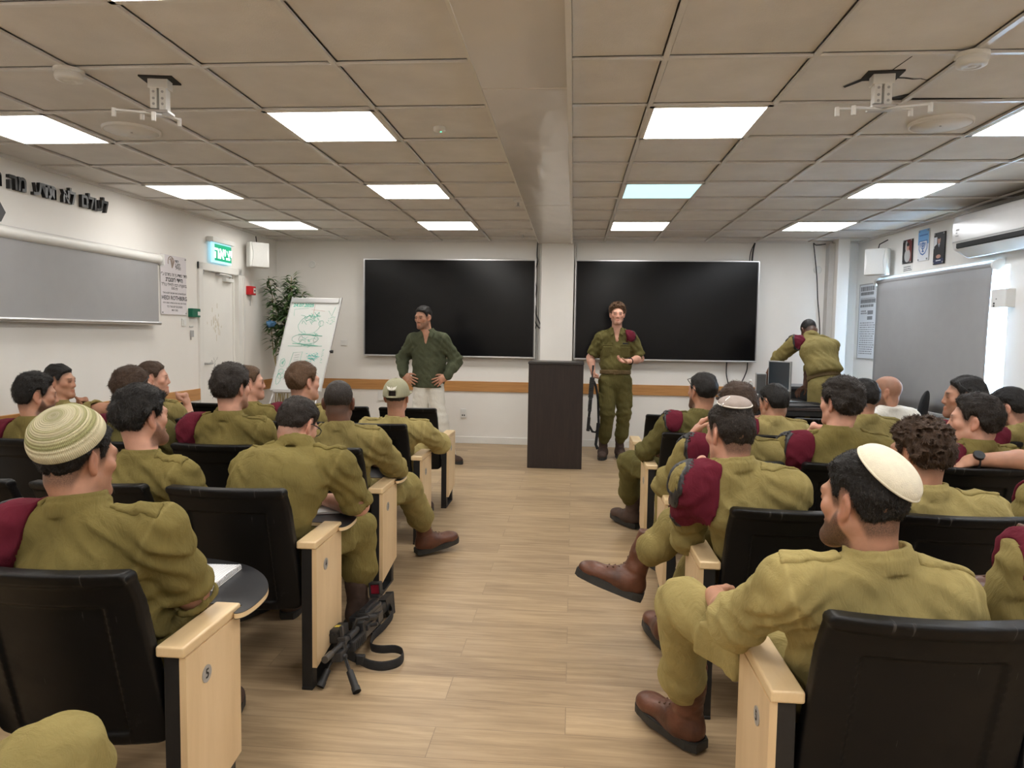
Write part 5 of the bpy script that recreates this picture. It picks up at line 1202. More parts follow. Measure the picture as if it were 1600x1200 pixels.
    for i in (0, 1):
        tw = 1.03 if stand is True else 1.0; Fp.cap(hj[i], K[i], (.098 if stand != 'jeans' else .090)*tw, .078*tw, .04 if not stand else .018); sh = unit(A_[i]-K[i]); ke = A_[i]-sh*.175; Fp.cap(K[i], ke, .078*tw, .072*tw, .03)
        if stand == 'jeans': Fp.cap(K[i], A_[i]+up*-.03, .078, .078, .03)
        else: Fp.ell(ke, (.074, .074, .058), .03); Fp.cap(ke, ke+sh*.055, .062, .054, .01)
        if i == 0 or True:
            side = lat*(-1, 1)[i]; c0 = hj[i]*.42+K[i]*.58; q = unit(K[i]-hj[i]); o_ = unit(side-q*np.dot(side, q)); z_ = np.cross(q, o_)
            if stand != 'jeans': Fp.rbox(c0+o_*.080, (.075, .015, .058), .014, .016, M=np.stack([q, o_, z_], 1)); Fp.rbox(c0+o_*.090-q*.055, (.022, .010, .060), .006, .006, M=np.stack([q, o_, z_], 1))
    mask, P = Fp.near(.04); A2 = P.copy(); A2[:, 2] += .5*P[:, 0]; rid = 1-np.abs(2*vnoise(A2*np.array([12, 12, 20], np.float32)+rr)-1); dsp = .014*(vnoise(P*8+rr)-.5)+.011*(rid-.55)
    for i in (0, 1):
        dk = np.linalg.norm(P-K[i], axis=1); dsp += .006*np.sin((P @ unit(A_[i]-hj[i]))*85+4*vnoise(P*8+rr))*np.exp(-(dk/.13)**2)
    Fp.g[mask] -= dsp.astype(np.float32); v, f = Fp.mesh(); mesh_np('trousers', v-base, f, KH[pants] if pants else shm, t)
    for i in (0, 1):
        sh = unit(K[i]-A_[i]); td = toes[i] if toes[i] is not None else fwd+lat*(.25*(-1, 1)[i])
        place_boot(t, base, A_[i], td, ups[i] if ups[i] is not None else (sh*.25+up*.75), dark_boots, 'boot' if stand != 'jeans' else 'shoe')
    # ---- shoulder straps, beret, belt
    def shell(name, thick, c, r, M, mt, box=False, cut=None, parent=t, inner=None):
        G = Field.__new__(Field); G.lo, G.res, G.n, G.ax = F.lo, F.res, F.n, F.ax; G.g = shirt_g-thick; w = G.win(c-np.max(r)*1.8-.05, c+np.max(r)*1.8+.05)
        if w is None: return None
        sl, X, Y, Z = w
        if box: q = [np.abs((X-c[0])*M[0, i]+(Y-c[1])*M[1, i]+(Z-c[2])*M[2, i])-r[i] for i in range(3)]; d = np.maximum(np.maximum(q[0], q[1]), q[2])
        else: d = ell_d(X, Y, Z, c, V3(r), M)
        if inner is not None: d = np.maximum(d, -(d+inner))
        if cut is not None: d = np.maximum(d, (X-cut[0][0])*cut[1][0]+(Y-cut[0][1])*cut[1][1]+(Z-cut[0][2])*cut[1][2])
        sub = np.maximum(G.g[sl], d); sub = np.maximum(sub, -(shirt_g[sl]+.004)); G2 = Field((0, 0, 0), (1, 1, 1), 1); G2.lo = G.lo+np.array([s_.start for s_ in sl])*rs; G2.res = rs; G2.g = sub.astype(np.float32)
        v, f = G2.mesh()
        return mesh_np(name, v-base, f, mt, parent, attrs={'seam': np.zeros(len(v))}) if len(f) else None
    lo_s, hi_s = F.lo, None; hi_s = F.lo+(np.array(F.g.shape)-1)*rs
    if shirt == 'soldier' and epaulettes:
        for i in (0, 1):
            o_ = lat*(-1, 1)[i]; b = N+o_*.085-up*.02; q = unit(S[i]+o_*.03+up*.05-b); z_ = unit(np.cross(fwd, q))*(1, 1)[i]
            shell('epaulette', .0060+.22*rs, b*.5+S[i]*.5+o_*.02+up*.04, V3(.068, .024, .075), np.stack([q, fwd, np.cross(q, fwd)], 1), shm, True)
    if beret:
        o_ = -lat; k = beret.get('s', 1.0); c = S[0]+o_*beret.get('out', 0.)+up*beret.get('up', 0.); kz = beret.get('z', 1.0)
        poly = [(p[0]*k, (p[1]-.09)*k*kz+.09) for p in ((-.070, .098), (-.002, .104), (.052, .060), (.062, .0), (.046, -.060), (.012, -.088), (-.030, -.070), (-.060, -.010))]
        w = np.s_[:, :, :]; X, Y, Z = F.ax[0][:, None, None].astype(np.float32)-c[0], F.ax[1][None, :, None].astype(np.float32)-c[1], F.ax[2][None, None, :].astype(np.float32)-c[2]
        P_ = X*o_[0]+Y*o_[1]+Z*0; Q_ = Z+.0*X; dp = None; de = None
        for i in range(len(poly)):
            (x0, y0), (x1, y1) = poly[i], poly[(i+1) % len(poly)]; n0 = unit((-(y1-y0), x1-x0)); hd = (P_-x0)*n0[0]+(Q_-y0)*n0[1]
            dp = hd if dp is None else np.maximum(dp, hd)+np.maximum(.02-np.abs(dp-hd), 0)**2/.08
            if i in (1, 2, 3, 4): de = hd if de is None else np.maximum(de, hd)
        dp = np.maximum(dp, np.abs(X*fwd[0]+Y*fwd[1]-beret.get('fwd', -.01))-.10)
        dome = .006*sstep(0, -.03, dp)
        def skin_of(g, name, mt, parent):
            G2 = Field.__new__(Field); G2.lo, G2.res, G2.n, G2.ax = F.lo, F.res, F.n, F.ax; G2.g = np.maximum(g, -(shirt_g+.004)).astype(np.float32); v, f = G2.mesh()
            return mesh_np(name, v-base, f, mt, parent, attrs={'seam': np.zeros(len(v))}) if len(f) else None
        bo = skin_of(np.maximum(shirt_g-.009-.3*rs-dome, dp), 'beret', M_beret, t)
        if bo is not None and beret.get('trim', True): skin_of(np.maximum(np.maximum(shirt_g-.012-.3*rs, dp-.005), -(de+.010)), 'binding', M_trim, bo)
    if stand and stand != 'jeans':
        Fz = Field(H+ax*.08-.26, H+ax*.08+.26, .0075); Fz.ring(H+ax*.10, ax, .117, .021, .0035, .002, lat=lat, fl=1.40); v, f = Fz.mesh(); bl = mesh_np('belt', v-base, f, M_belt, t, attrs={'seam': np.zeros(len(v))})
        m = MB(); p = H+ax*.10+fwd*.121-base; Q = axes(p, lat, up); m.box((-.027, -.022, -.004), (.027, .022, .006), .003, 2, 0, Q); m.box((-.012, -.012, .006), (.012, .012, .009), .002, 1, 0, Q); m.build('buckle', M_belt, bl)
    ctx = dict(t=t, base=base, head=head, Mh=Mh, hs=hs, N=N, S=S, E=E, W=Wr, lat=lat, fwd=fwd, H=H)
    for ex in (extras or ()): ex(ctx)
    return ctx

# ---- things worn on the head or wrist
def hl(c, x, y, z): return c['head']+c['Mh'] @ (V3(x, y, z)*c['hs'])-c['base']
def frame_at(c, pos, axis):
    z = unit(c['Mh'] @ unit(axis)); x = unit(np.cross(c['Mh'][:, 1], z)); y = np.cross(z, x); M = Matrix(np.stack([x, y, z], 1).tolist()).to_4x4(); M.translation = Vector(hl(c, *pos)); return M
def kippah(pos, axis, Rk, h, mt, edge=None, clip=False, lumps=0.0):
    def f(c):
        au = unit(axis); dd = math.sqrt(max(.0002, .111**2-(Rk/c['hs']*.98)**2)); M = frame_at(c, tuple(V3(0, -.012, .030)+au*dd+V3(pos)), axis); n = 26; prof = []
        for i in range(n+1): a = PI/2*i/n; r = Rk*max(0.0, math.cos(a))**.9; z = h*math.sin(a)**1.0; z += lumps*math.sin(r/Rk*26)*(.3+.7*r/Rk); prof.append((max(r, .0006), z))
        m = MB(); m.lathe([(Rk*.97, -.004), (Rk*1.0, -.003)]+prof, None, 56); o = m.build('skullcap', mt, c['t']); o.matrix_local = M
        if edge: m = MB(); m.tube([(Rk*1.0*math.cos(a), Rk*1.0*math.sin(a), 0) for a in np.linspace(0, 2*PI, 48, endpoint=False)], .0028, 6, closed=True); m.build('edge_band', edge, o)
        if clip:
            m = MB(); q = [(-Rk*1.02, -.010, .002), (-Rk*.7, -.004, h*.72), (-Rk*.35, .004, h*.95)]; m.tube(q, .0022, 6); m.cyl((-Rk*1.03, -.01, -.001), (-Rk*1.0, -.01, .007), .006); m.build('hair_clip', M_chrome, o)
    return f
def glasses(up_on_head=0.0, dark=False, color=None):
    def f(c):
        m = MB(); dz = up_on_head; y0 = .113-dz*.75; z0 = .006+dz; P = lambda x, y, z: Vector(hl(c, x, y, z))
        for s in (-1, 1):
            m.tube([P(s*.034+.026*math.cos(a), y0-.012*abs(s*.034+.026*math.cos(a))/.06, z0+.019*math.sin(a)) for a in np.linspace(0, 2*PI, 18, endpoint=False)], .0021, 6, closed=True)
            if dz: m.tube([P(s*.060, y0-.014, z0+.006), P(s*.092, .045, z0-.004), P(s*.094, -.005, z0-.045), P(s*.086, -.03, z0-.075)], .0026, 6)
            else: m.tube([P(s*.060, y0-.012, z0+.008), P(s*.080, .06, z0+.008), P(s*.083, .0, z0+.006), P(s*.080, -.025, z0-.012)], .0026, 6)
        m.tube([P(-.010, y0, z0+.004), P(0, y0+.004, z0+.008), P(.010, y0, z0+.004)], .0021, 6)
        o = m.build('glasses', color or M_black, c['t'])
        if dark:
            for s in (-1, 1):
                m = MB(); m.prism([(.025*math.cos(a), .018*math.sin(a)) for a in np.linspace(0, 2*PI, 18, endpoint=False)], -.0008, .0008, axes(P(s*.034, y0-.006, z0), c['Mh'][:, 0], c['Mh'][:, 2])); m.build('lens', mat('sunglass_lens', (.01, .01, .012), .08), o)
    return f
def wristwatch(i, r=.031, tilt=0.0):
    def f(c):
        d = unit(c['W'][i]-c['E'][i]); p = c['W'][i]-d*.020-c['base']; u = unit(np.cross(d, c['fwd'])); u = u*np.sign(u[2]+1e-6); u = unit(u-c['fwd']*tilt); u = unit(u-d*np.dot(u, d)); w = np.cross(u, d)
        m = MB(); m.tube([Vector(p+u*r*math.cos(a)+w*r*math.sin(a)) for a in np.linspace(0, 2*PI, 24, endpoint=False)], .013, 8, closed=True, flat=tuple(d)); o = m.build('wristwatch', M_rubber, c['t'])
        m = MB(); m.cyl(Vector(p+u*(r-.004)), Vector(p+u*(r+.010)), .0235, n=24); m.build('watch_case', M_black, o); m = MB(); m.cyl(Vector(p+u*(r+.010)), Vector(p+u*(r+.0106)), .0195, n=24); m.build('dial', mat('watch_dial', (.05, .055, .06), .2), o)
    return f
def ball_cap(c):
    mt = cloth('washed_cap_cotton', (.30, .29, .20), .12, .3); M = frame_at(c, (0, -.012, .028), (0, -.12, 1)); m = MB(); n = 40; prof = [(.0905, -.012)]+[(max(.0008, .0905*max(0.0, math.cos(PI/2*i/14))**.82), .098*math.sin(PI/2*i/14)) for i in range(15)]
    v = []; f = []
    for r, z in prof:
        for i in range(n): a = 2*PI*i/n; v.append((r*.92*math.cos(a), r*1.16*math.sin(a), z))
    k = len(prof)
    for j in range(k-1):
        for i in range(n):
            mid = (i+.5)/n*2*PI; back = abs(mid-1.5*PI) < .36
            if back and prof[j][1] < .028-.04*(mid-1.5*PI)**2 and prof[j][1] >= -.002: continue
            f.append((j*n+i, j*n+(i+1) % n, (j+1)*n+(i+1) % n, (j+1)*n+i))
    m.add(v, f, 0, True); o = m.build('cap', mt, c['t']); o.matrix_local = M; sd = o.modifiers.new('thick', 'SOLIDIFY'); sd.thickness = .003; sd.offset = 1
    m = MB(); m.lathe([(.004, .098), (.010, .100), (.008, .104), (.001, .106)]); m.build('top_button', mt, o)
    m = MB()
    for q in range(6):
        a = 2*PI*q/6+.26; m.tube([(.0925*.92*math.cos(a)*max(0.0, math.cos(PI/2*i/10))**.82, .0925*1.16*math.sin(a)*max(0.0, math.cos(PI/2*i/10))**.82, .0005+.099*math.sin(PI/2*i/10)) for i in range(11)], .0013, 5)
    m.build('panel_seam', mt, o)
    brim = []; m = MB()
    for i in range(13): a = PI*(.14+.72*i/12); brim.append((.088*math.cos(a), .100*math.sin(a)))
    outer = [(.085*math.cos(PI*(.14+.72*i/12)), .085+.082*math.sin(PI*(.14+.72*i/12))) for i in range(13)]
    m.prism(brim+outer[::-1], -.012, -.008); m.build('brim', mt, o)
    m = MB()
    for s in (-1, 1):                                      # pale embroidered winged mark above the opening
        pts = [(s*.004, .0), (s*.012, .010), (s*.024, .012), (s*.034, .020), (s*.026, -.002), (s*.016, -.008), (s*.006, -.010)]
        m.prism(pts if s > 0 else pts[::-1], 0, .0015)
    m.prism([(-.0025, -.012), (.0025, -.012), (.0025, .012), (-.0025, .012)], 0, .0015)
    e = m.build('embroidery', mat('white_thread', (.75, .73, .66), .8), o); e.matrix_local = axes((0, -.1035, .048), (1, 0, 0), Vector((0, .34, 1)).normalized())
    mt2 = mt
    m = MB(); m.tube([(.083*math.cos(a), .105*math.sin(a), -.008) for a in np.linspace(1.5*PI-.42, 1.5*PI+.42, 9)], .010, 8, flat=(0, 0, 1)); m.build('strap', mt2, o)

def knit_material():
    m = mat('knitted_wool', (.55, .52, .36), .95, spec=.1); n = NT(m); v = n.coords(); sep = n.new('ShaderNodeSeparateXYZ'); n.link(v, sep.inputs[0])
    r = n.math('SQRT', n.math('ADD', n.math('MULTIPLY', sep.outputs[0], sep.outputs[0]), n.math('MULTIPLY', sep.outputs[1], sep.outputs[1])))
    k = n.math('DIVIDE', r, .105); cr, gr, lg = (.66, .60, .42), (.31, .31, .145), (.50, .47, .27)
    c = n.ramp(k, [(0, lg), (.10, cr), (.18, lg), (.30, cr), (.44, cr), (.50, lg), (.56, cr), (.66, gr), (.69, cr), (.74, lg), (.80, gr), (.84, cr), (.95, cr)])
    br = n.new('ShaderNodeTexWave', wave_type='RINGS', rings_direction='Z', i_Scale=62, i_Distortion=0); n.link(v, br.inputs['Vector'])
    ang = n.math('ARCTAN2', sep.outputs[1], sep.outputs[0]); st = n.math('SINE', n.math('MULTIPLY', ang, 130.0)); h = n.math('ADD', br.outputs['Fac'], n.math('MULTIPLY', st, .3))
    n.color(n.mix(n.math('MULTIPLY', n.math('SUBTRACT', 1.0, br.outputs['Fac']), .25), c, (.22, .20, .09))); n.bump(h, .8, .003); return m
M_knit = knit_material(); M_kip_w = mottled('cream_knit', (.74, .69, .55), .95, .06, 60, .5, 350); M_kip_g = mottled('grey_felt', (.30, .25, .225), .95, .1, 40); M_kip_e = mat('pale_edge', (.66, .62, .56), .8)
# ------------------------------------------------------------------ who sits and stands where
FIST = dict(curl=(78, 92, 55), thumb=(.75, .35, .62), spread=1, tc=30)
SEATED = 'people seated in the audience'
def sit(label, side, row, k, N, head, **kw):
    x = (SEAT_L if side < 0 else SEAT_R)[k]; y = (ROWS_L if side < 0 else ROWS_R)[row]
    return person(label, (x, y), N, head, group=SEATED, **kw)
B_ = lambda **k: dict(dict(s=1.0), **k)

def cast():
    # ---- left block, fifth row (nearest)
    sit('person in a large striped knitted skullcap, seated at lower left with an open notebook', -1, 4, 0, (-1.300, 1.735, .905), (-1.322, 1.785, 1.020), ty=-8, hy=-19, hp=6,
        S=((-1.455, 1.73, .832), (-1.080, 1.76, .838)), E=(None, (-1.058, 1.875, .632)), Wr=(None, (-1.285, 2.04, .618)), sleeve=-.10, knees=(None, (-1.20, 2.12, .48)), ankles=(None, (-1.20, 2.22, .10)), toes=(None, (0, 1, 0)), tone='tan', hairc='black', style='short', beard=.1, kh='a', seed=1, fade=.8,
        beret=B_(s=1.1), extras=(kippah((.0, 0, 0), (.20, -.64, .74), .0955, .080, M_knit, None, False, .0016),))
    sit('person seated behind the fifth row, only a khaki knee showing at bottom left', -1, 5, 0, (-1.29, .80, .93), (-1.29, .84, 1.07), knees=((-1.42, 1.33, .50), (-.965, 1.235, .540)), ankles=(None, (-.98, 1.33, .10)), kh='b', seed=2, near=1.6)
    # ---- fourth row
    sit('person with short dark hair and glasses bending over the writing tablet, fourth row aisle seat', -1, 3, 0, (-1.165, 2.885, .890), (-1.192, 2.985, .965), ty=-6, hy=-20, hp=27, hip=(-1.26, 2.80, .475),
        S=((-1.335, 2.84, .800), (-.965, 2.86, .815)), E=((-1.42, 2.98, .66), (-.905, 2.945, .630)), Wr=((-1.30, 3.10, .63), (-1.11, 3.09, .615)), sleeve=-.06, knees=(None, (-.975, 3.16, .465)), ankles=(None, (-.97, 3.19, .10)), toes=(None, (.5, 1, 0)),
        tone='fair', hairc='dark', style='short', kh='a', seed=3, chest=1.12, extras=(glasses(0),), spine=((-1.245, 2.76, .62), (-1.20, 2.80, .76)))
    sit('person with thick black hair and trimmed beard looking right, beret hanging from the left shoulder', -1, 3, 1, (-1.700, 2.635, .868), (-1.715, 2.69, 1.020), ty=-14, hy=-25, S=((-1.90, 2.66, .795), (-1.525, 2.62, .800)), tone='fair', hairc='black', style='thick', beard=.75, fade=.2, kh='a', seed=4,
        beret=B_(out=.04, s=1.1, z=1.35))
    # ---- third row
    sit('dark-skinned person with cropped hair leaning on the writing tablet, third row aisle seat', -1, 2, 0, (-1.205, 3.57, .878), (-1.225, 3.635, 1.000), ty=-4, hy=8, hp=12, S=((-1.375, 3.57, .800), (-1.025, 3.59, .805)), E=(None, (-.955, 3.79, .632)), Wr=(None, (-1.12, 4.03, .615)), sleeve=.25,
        knees=(None, (-.945, 4.02, .470)), ankles=(None, (-.875, 4.27, .12)), toes=(None, (.75, .62, -.02)), tone='brown', hairc='dark', style='buzz', fade=.7, kh='b', seed=5, hs=1.03, dark_boots=False)
    sit('person with full dark brown hair in the third row, beret strip on the left shoulder', -1, 2, 1, (-1.795, 3.545, .925), (-1.795, 3.605, 1.065), ty=-8, hy=-19, S=((-1.985, 3.56, .845), (-1.610, 3.55, .850)), tone='fair', hairc='dark', style='thick', beard=.35, kh='a', seed=6, beret=B_(out=.01, s=1.1, z=1.2))
    sit('person with brown hair third from the aisle, partly behind thick black hair', -1, 2, 2, (-2.33, 3.55, .905), (-2.350, 3.61, 1.045), ty=-6, hy=-28, tone='fair', hairc='brown', style='medium', kh='c', seed=7, beret=B_(), extras=(glasses(.075),))
    sit('bearded person with swept black hair seated at the left edge of the photo', -1, 2, 3, (-2.895, 3.545, .865), (-2.905, 3.61, 1.000), ty=-10, hy=-43, hp=3, tone='tan', hairc='black', style='medium', beard=.92, kh='a', seed=8, beret=B_())
    # ---- second row
    sit('person in a pale olive baseball cap, aisle seat of the second row', -1, 1, 0, (-1.145, 4.525, .800), (-1.152, 4.58, .948), ty=0, hy=-2, hp=2, S=((-1.335, 4.52, .738), (-.965, 4.53, .738)), E=((-1.40, 4.62, .60), (-.895, 4.765, .620)), Wr=(None, (-.955, 4.99, .615)), sleeve=.08, tone='tan', hairc='dark', style='buzz', fade=.5, kh='d', seed=9, extras=(ball_cap,))
    sit('fair person with light brown hair in the second row, beret on the left shoulder', -1, 1, 1, (-1.80, 4.53, .885), (-1.785, 4.585, 1.032), ty=-12, hy=-38, tone='fair', hairc='light', style='medium', kh='b', seed=10, hs=1.08, beret=B_(s=1.05))
    sit('person in the second row mostly hidden behind the full dark brown hair', -1, 1, 2, (-2.16, 4.54, .875), (-2.170, 4.60, 1.018), ty=-10, hy=-60, tone='fair', hairc='light', style='short', kh='a', seed=11)
    sit('person with short brown hair in the second row, resting a fist against the cheek', -1, 1, 3, (-2.83, 4.53, .895), (-2.838, 4.585, 1.036), ty=-12, hy=-66, tone='fair', hairc='brown', style='short', kh='b', seed=12, beard=.3,
        E=(None, (-2.645, 4.73, .640)), Wr=(None, (-2.715, 4.79, .84)), hands=(None, dict(d=(-.1, -.1, 1), n=(-1, -.2, 0), **FIST)))
    sit('smiling person by the left wall, hand on chin, one arm along the seatbacks', -1, 1, 4, (-3.505, 4.525, .850), (-3.512, 4.585, 1.000), ty=-16, hy=-82, tone='tan', hairc='black', style='fade', kh='b', seed=13, fade=.8, sleeve=-.25,
        S=((-3.66, 4.62, .775), (-3.33, 4.50, .785)), E=((-3.47, 4.78, .60), (-3.12, 4.445, .835)), Wr=((-3.405, 4.715, .800), (-2.88, 4.425, .838)), hands=(dict(d=(-.1, -.12, 1), n=(-.6, -.6, .1), **FIST), dict(d=(1, .1, -.25), n=(0, .2, -1))))
    # ---- right block, fifth row (nearest)
    sit('bearded person in a flat cream skullcap seated in the nearest row on the right', 1, 4, 0, (.716, 1.665, .868), (.690, 1.720, .990), ty=6, hy=33, hp=2, hip=(.74, 1.85, .475), S=((.515, 1.675, .795), (.868, 1.67, .778)), E=((.432, 1.845, .640), (.990, 1.855, .640)), Wr=((.43, 2.09, .615), (1.03, 2.09, .625)), sleeve=.07,
        knees=((.352, 2.155, .560), None), ankles=((.395, 2.36, .112), None), toes=((-.62, .78, -.04), None), tone='tan', hairc='black', style='fade', beard=.9, kh='d', seed=14, fade=.85, hs=1.0, dark_boots=False,
        extras=(kippah((0, 0, 0), (.22, -.64, .74), .083, .046, M_kip_w, M_kip_w),))
    sit('person cut off by the right edge, boot crossed on knee and beret on the shoulder', 1, 4, 1, (1.30, 1.72, .945), (1.30, 1.76, 1.08), S=((1.095, 1.735, .855), (1.49, 1.73, .868)), E=((1.03, 1.81, .64), None), Wr=((1.12, 2.02, .60), None), kh='b', seed=15, knees=((1.17, 2.14, .49), (1.66, 2.08, .55)), ankles=((1.16, 2.22, .1), (1.245, 2.13, .665)), toes=(None, (-.75, .45, .25)), ups=(None, (.35, .1, .9)), dark_boots=False, tone='tan', beret=B_(s=1.05, z=.9, trim=False), hairc='dark')
    # ---- fourth row
    sit('person in a small grey skullcap, fist at chin, one boot out in the aisle', 1, 3, 0, (.590, 2.575, .915), (.580, 2.635, 1.022), ty=12, hy=25, hp=4, hip=(.76, 2.74, .475), S=((.435, 2.60, .835), (.775, 2.55, .835)), E=((.465, 2.775, .625), None), Wr=((.485, 2.785, .830), None), hands=(dict(d=(.25, -.15, 1), n=(.85, -.5, -.1), **FIST), None),
        knees=((.60, 3.06, .475), (.455, 2.925, .605)), ankles=((.445, 3.13, .10), (.255, 2.985, .375)), toes=((-.3, 1, 0), (-.9, .22, -.12)), ups=(None, (.28, .0, .95)), tone='fair', hairc='dark', style='fade', kh='b', seed=16, fade=.85, dark_boots=False, sleeve=.02,
        beret=B_(s=1.12, z=1.32), extras=(kippah((0, 0, 0), (-.05, -.22, 1), .060, .028, M_kip_g, M_kip_e, True),))
    sit('person with curly brown hair behind the cream skullcap', 1, 3, 1, (1.240, 2.555, .845), (1.236, 2.62, .968), ty=4, hy=28, hp=4, S=((1.05, 2.57, .765), (1.445, 2.55, .770)), tone='tan', hairc='brown', style='curly', kh='d', seed=17, beard=.3)
    sit('person beyond the right edge in the fourth row, maroon beret just showing', 1, 3, 2, (1.83, 2.60, .90), (1.83, 2.65, 1.04), kh='b', seed=18, beret=B_(s=1.0, trim=False), near=4)
    # ---- third row
    sit('brown-haired person with glasses pushed up, hand on the cheek, third row aisle seat', 1, 2, 0, (.800, 3.525, .885), (.812, 3.58, 1.022), ty=10, hy=42, hp=8, S=((.595, 3.53, .815), (.985, 3.53, .805)), E=((.492, 3.63, .640), None), Wr=((.640, 3.725, .875), None), hands=(dict(d=(.45, -.10, .9), n=(.8, -.3, -.5), curl=(30, 40, 25)), None), tone='fair', hairc='brown', style='medium', kh='b', seed=19, sleeve=.02,
        beret=B_(s=.95), extras=(glasses(.08),))
    sit('person with thick dark brown hair in the third row, hand at the chin', 1, 2, 1, (1.290, 3.525, .925), (1.308, 3.58, 1.058), ty=8, hy=29, S=((1.075, 3.54, .835), (1.485, 3.51, .845)), E=((1.175, 3.765, .66), None), Wr=((1.21, 3.72, .865), None), hands=(dict(d=(.2, -.2, 1), n=(.8, -.4, 0), **FIST), None), tone='fair', hairc='dark', style='thick', kh='a', seed=20, beret=B_(s=1.1, z=1.15))
    sit('person with smooth dark hair in left profile, third row between two others', 1, 2, 2, (1.925, 3.505, .880), (1.925, 3.56, .990), ty=14, hy=56, tone='fair', hairc='dark', style='medium', kh='a', seed=21, hs=1.08, beret=B_(s=.9))
    sit('person beyond the right edge with a bare forearm and watch on the seatback', 1, 2, 3, (2.42, 3.56, .94), (2.42, 3.60, 1.08), ty=6, S=((2.24, 3.555, .875), (2.60, 3.55, .865)), E=((2.125, 3.385, .842), None), Wr=((1.835, 3.40, .830), None), hands=(dict(d=(-1, .05, -.35), n=(.1, .3, -1), curl=(12, 14, 10)), None), tone='tan', kh='b', seed=22, near=3, sleeve=-.3, extras=(wristwatch(0, .031, .9),))
    # ---- second row
    sit('bearded person with sunglasses on short black hair, aisle seat, second row', 1, 1, 0, (.806, 4.455, .900), (.812, 4.51, 1.035), ty=10, hy=29, S=((.610, 4.46, .830), (.995, 4.45, .825)), E=((.478, 4.565, .640), None), Wr=((.555, 4.79, .62), None), knees=((.405, 4.93, .50), None), ankles=((.435, 5.10, .11), None), toes=((-.55, .8, 0), None), tone='tan', hairc='black', style='short', beard=.9, kh='c', seed=23, sleeve=.05, beret=B_(s=.9, z=.85), extras=(glasses(.078, True),))
    sit('person with short dark hair and fist at chin, second row in front of the bottle', 1, 1, 1, (1.232, 4.455, .868), (1.246, 4.51, .972), ty=8, hy=32, hp=8, E=((1.09, 4.70, .62), None), Wr=((1.135, 4.665, .80), None), hands=(dict(d=(.15, -.2, 1), n=(.8, -.4, 0), **FIST), None), tone='tan', hairc='black', style='short', kh='d', seed=24, beret=B_(), extras=(glasses(.075),))
    sit('dark-haired person mostly hidden behind the thick dark brown hair', 1, 1, 2, (1.782, 4.455, .893), (1.768, 4.51, 1.015), ty=10, hy=55, tone='tan', hairc='black', style='short', kh='b', seed=25, beard=.4, extras=(glasses(.02, True),))
    sit('person in left profile with sunglasses on dark hair, in front of the roller blind', 1, 1, 3, (2.330, 4.355, .905), (2.318, 4.41, 1.038), ty=16, hy=74, tone='tan', hairc='black', style='short', fade=.8, kh='a', seed=26, hs=1.10, beard=.35, beret=B_(), extras=(glasses(.078, True),))
    sit('bearded person at the right edge looking left, beret on the shoulder', 1, 1, 4, (2.61, 4.365, .875), (2.572, 4.42, .978), ty=14, hy=52, hp=8, tone='fair', hairc='black', style='fade', beard=.85, kh='b', seed=27, fade=.7, hs=1.04, beret=B_(s=.95))
    # ---- front row
    sit('shaven-headed person in a white T-shirt seated near the window', 1, 0, 3, (2.348, 5.455, .870), (2.335, 5.51, .985), ty=12, hy=66, hp=4, tone='tan', style='bald', beard=.75, kh='white', pants='c', shirt='tee', seed=28, hs=1.08, sleeve=-.35, epaulettes=False)
    # ---- the three on their feet
    person('person in a dark green button shirt and off-white jeans standing with hands on hips', (-1.50, 7.45), (-1.545, 7.475, 1.385), (-1.585, 7.43, 1.535), ty=178, hy=155, hp=8, hip=(-1.53, 7.46, .885),
           S=((-1.378, 7.465, 1.300), (-1.705, 7.465, 1.296)), E=((-1.240, 7.53, 1.085), (-1.835, 7.53, 1.090)), Wr=((-1.318, 7.365, .918), (-1.778, 7.365, .922)),
           hands=(dict(d=(-.80, -.30, -.42), n=(-.25, .92, -.2), curl=(10, 14, 10), spread=9), dict(d=(.80, -.30, -.42), n=(.25, .92, -.2), curl=(10, 14, 10), spread=9)),
           sleeve=.93, knees=((-1.405, 7.43, .47), (-1.62, 7.44, .47)), ankles=((-1.305, 7.45, .095), (-1.63, 7.46, .095)), toes=((.75, -.6, 0), (-.15, -1, 0)), ups=((0, 0, 1), (0, 0, 1)),
           tone='tan', hairc='black', style='short', beard=.55, fade=.6, kh='green', pants='denim', shirt='soldier', stand='jeans', open_neck=.95, near=3.4, seed=29, epaulettes=False, sw=.19, hs=1.02)
    c = person('person in khaki uniform standing right of the lectern with a rifle at the side', (.46, 8.0), (.478, 8.03, 1.440), (.480, 7.985, 1.610), ty=180, hy=180, hp=1, hip=(.475, 8.0, .870),
           S=((.645, 8.02, 1.348), (.312, 8.02, 1.344)), E=((.748, 8.03, 1.125), (.195, 8.04, 1.125)), Wr=((.612, 7.855, 1.098), (.222, 7.955, .985)),
           hands=(dict(d=(-1, -.12, .02), n=(.05, -.45, .9), curl=(28, 30, 20), thumb=(.5, .6, .6), spread=5), dict(d=(.12, -.12, -1), n=(.9, .25, .1), **FIST)),
           sleeve=-.14, knees=((.578, 7.985, .50), (.398, 7.93, .505)), ankles=((.550, 8.03, .098), (.358, 8.0, .098)), toes=((.12, -1, 0), (-.12, -1, 0)), ups=((0, 0, 1), (0, 0, 1)),
           tone='fair', hairc='light', style='curly', beard=.35, fade=.5, kh='c', stand=True, tuck=True, open_neck=1.0, near=3.4, seed=30, hs=1.02, beret=dict(s=.95, z=.8, out=-.01), extras=(wristwatch(0, .029), soldier_chest))
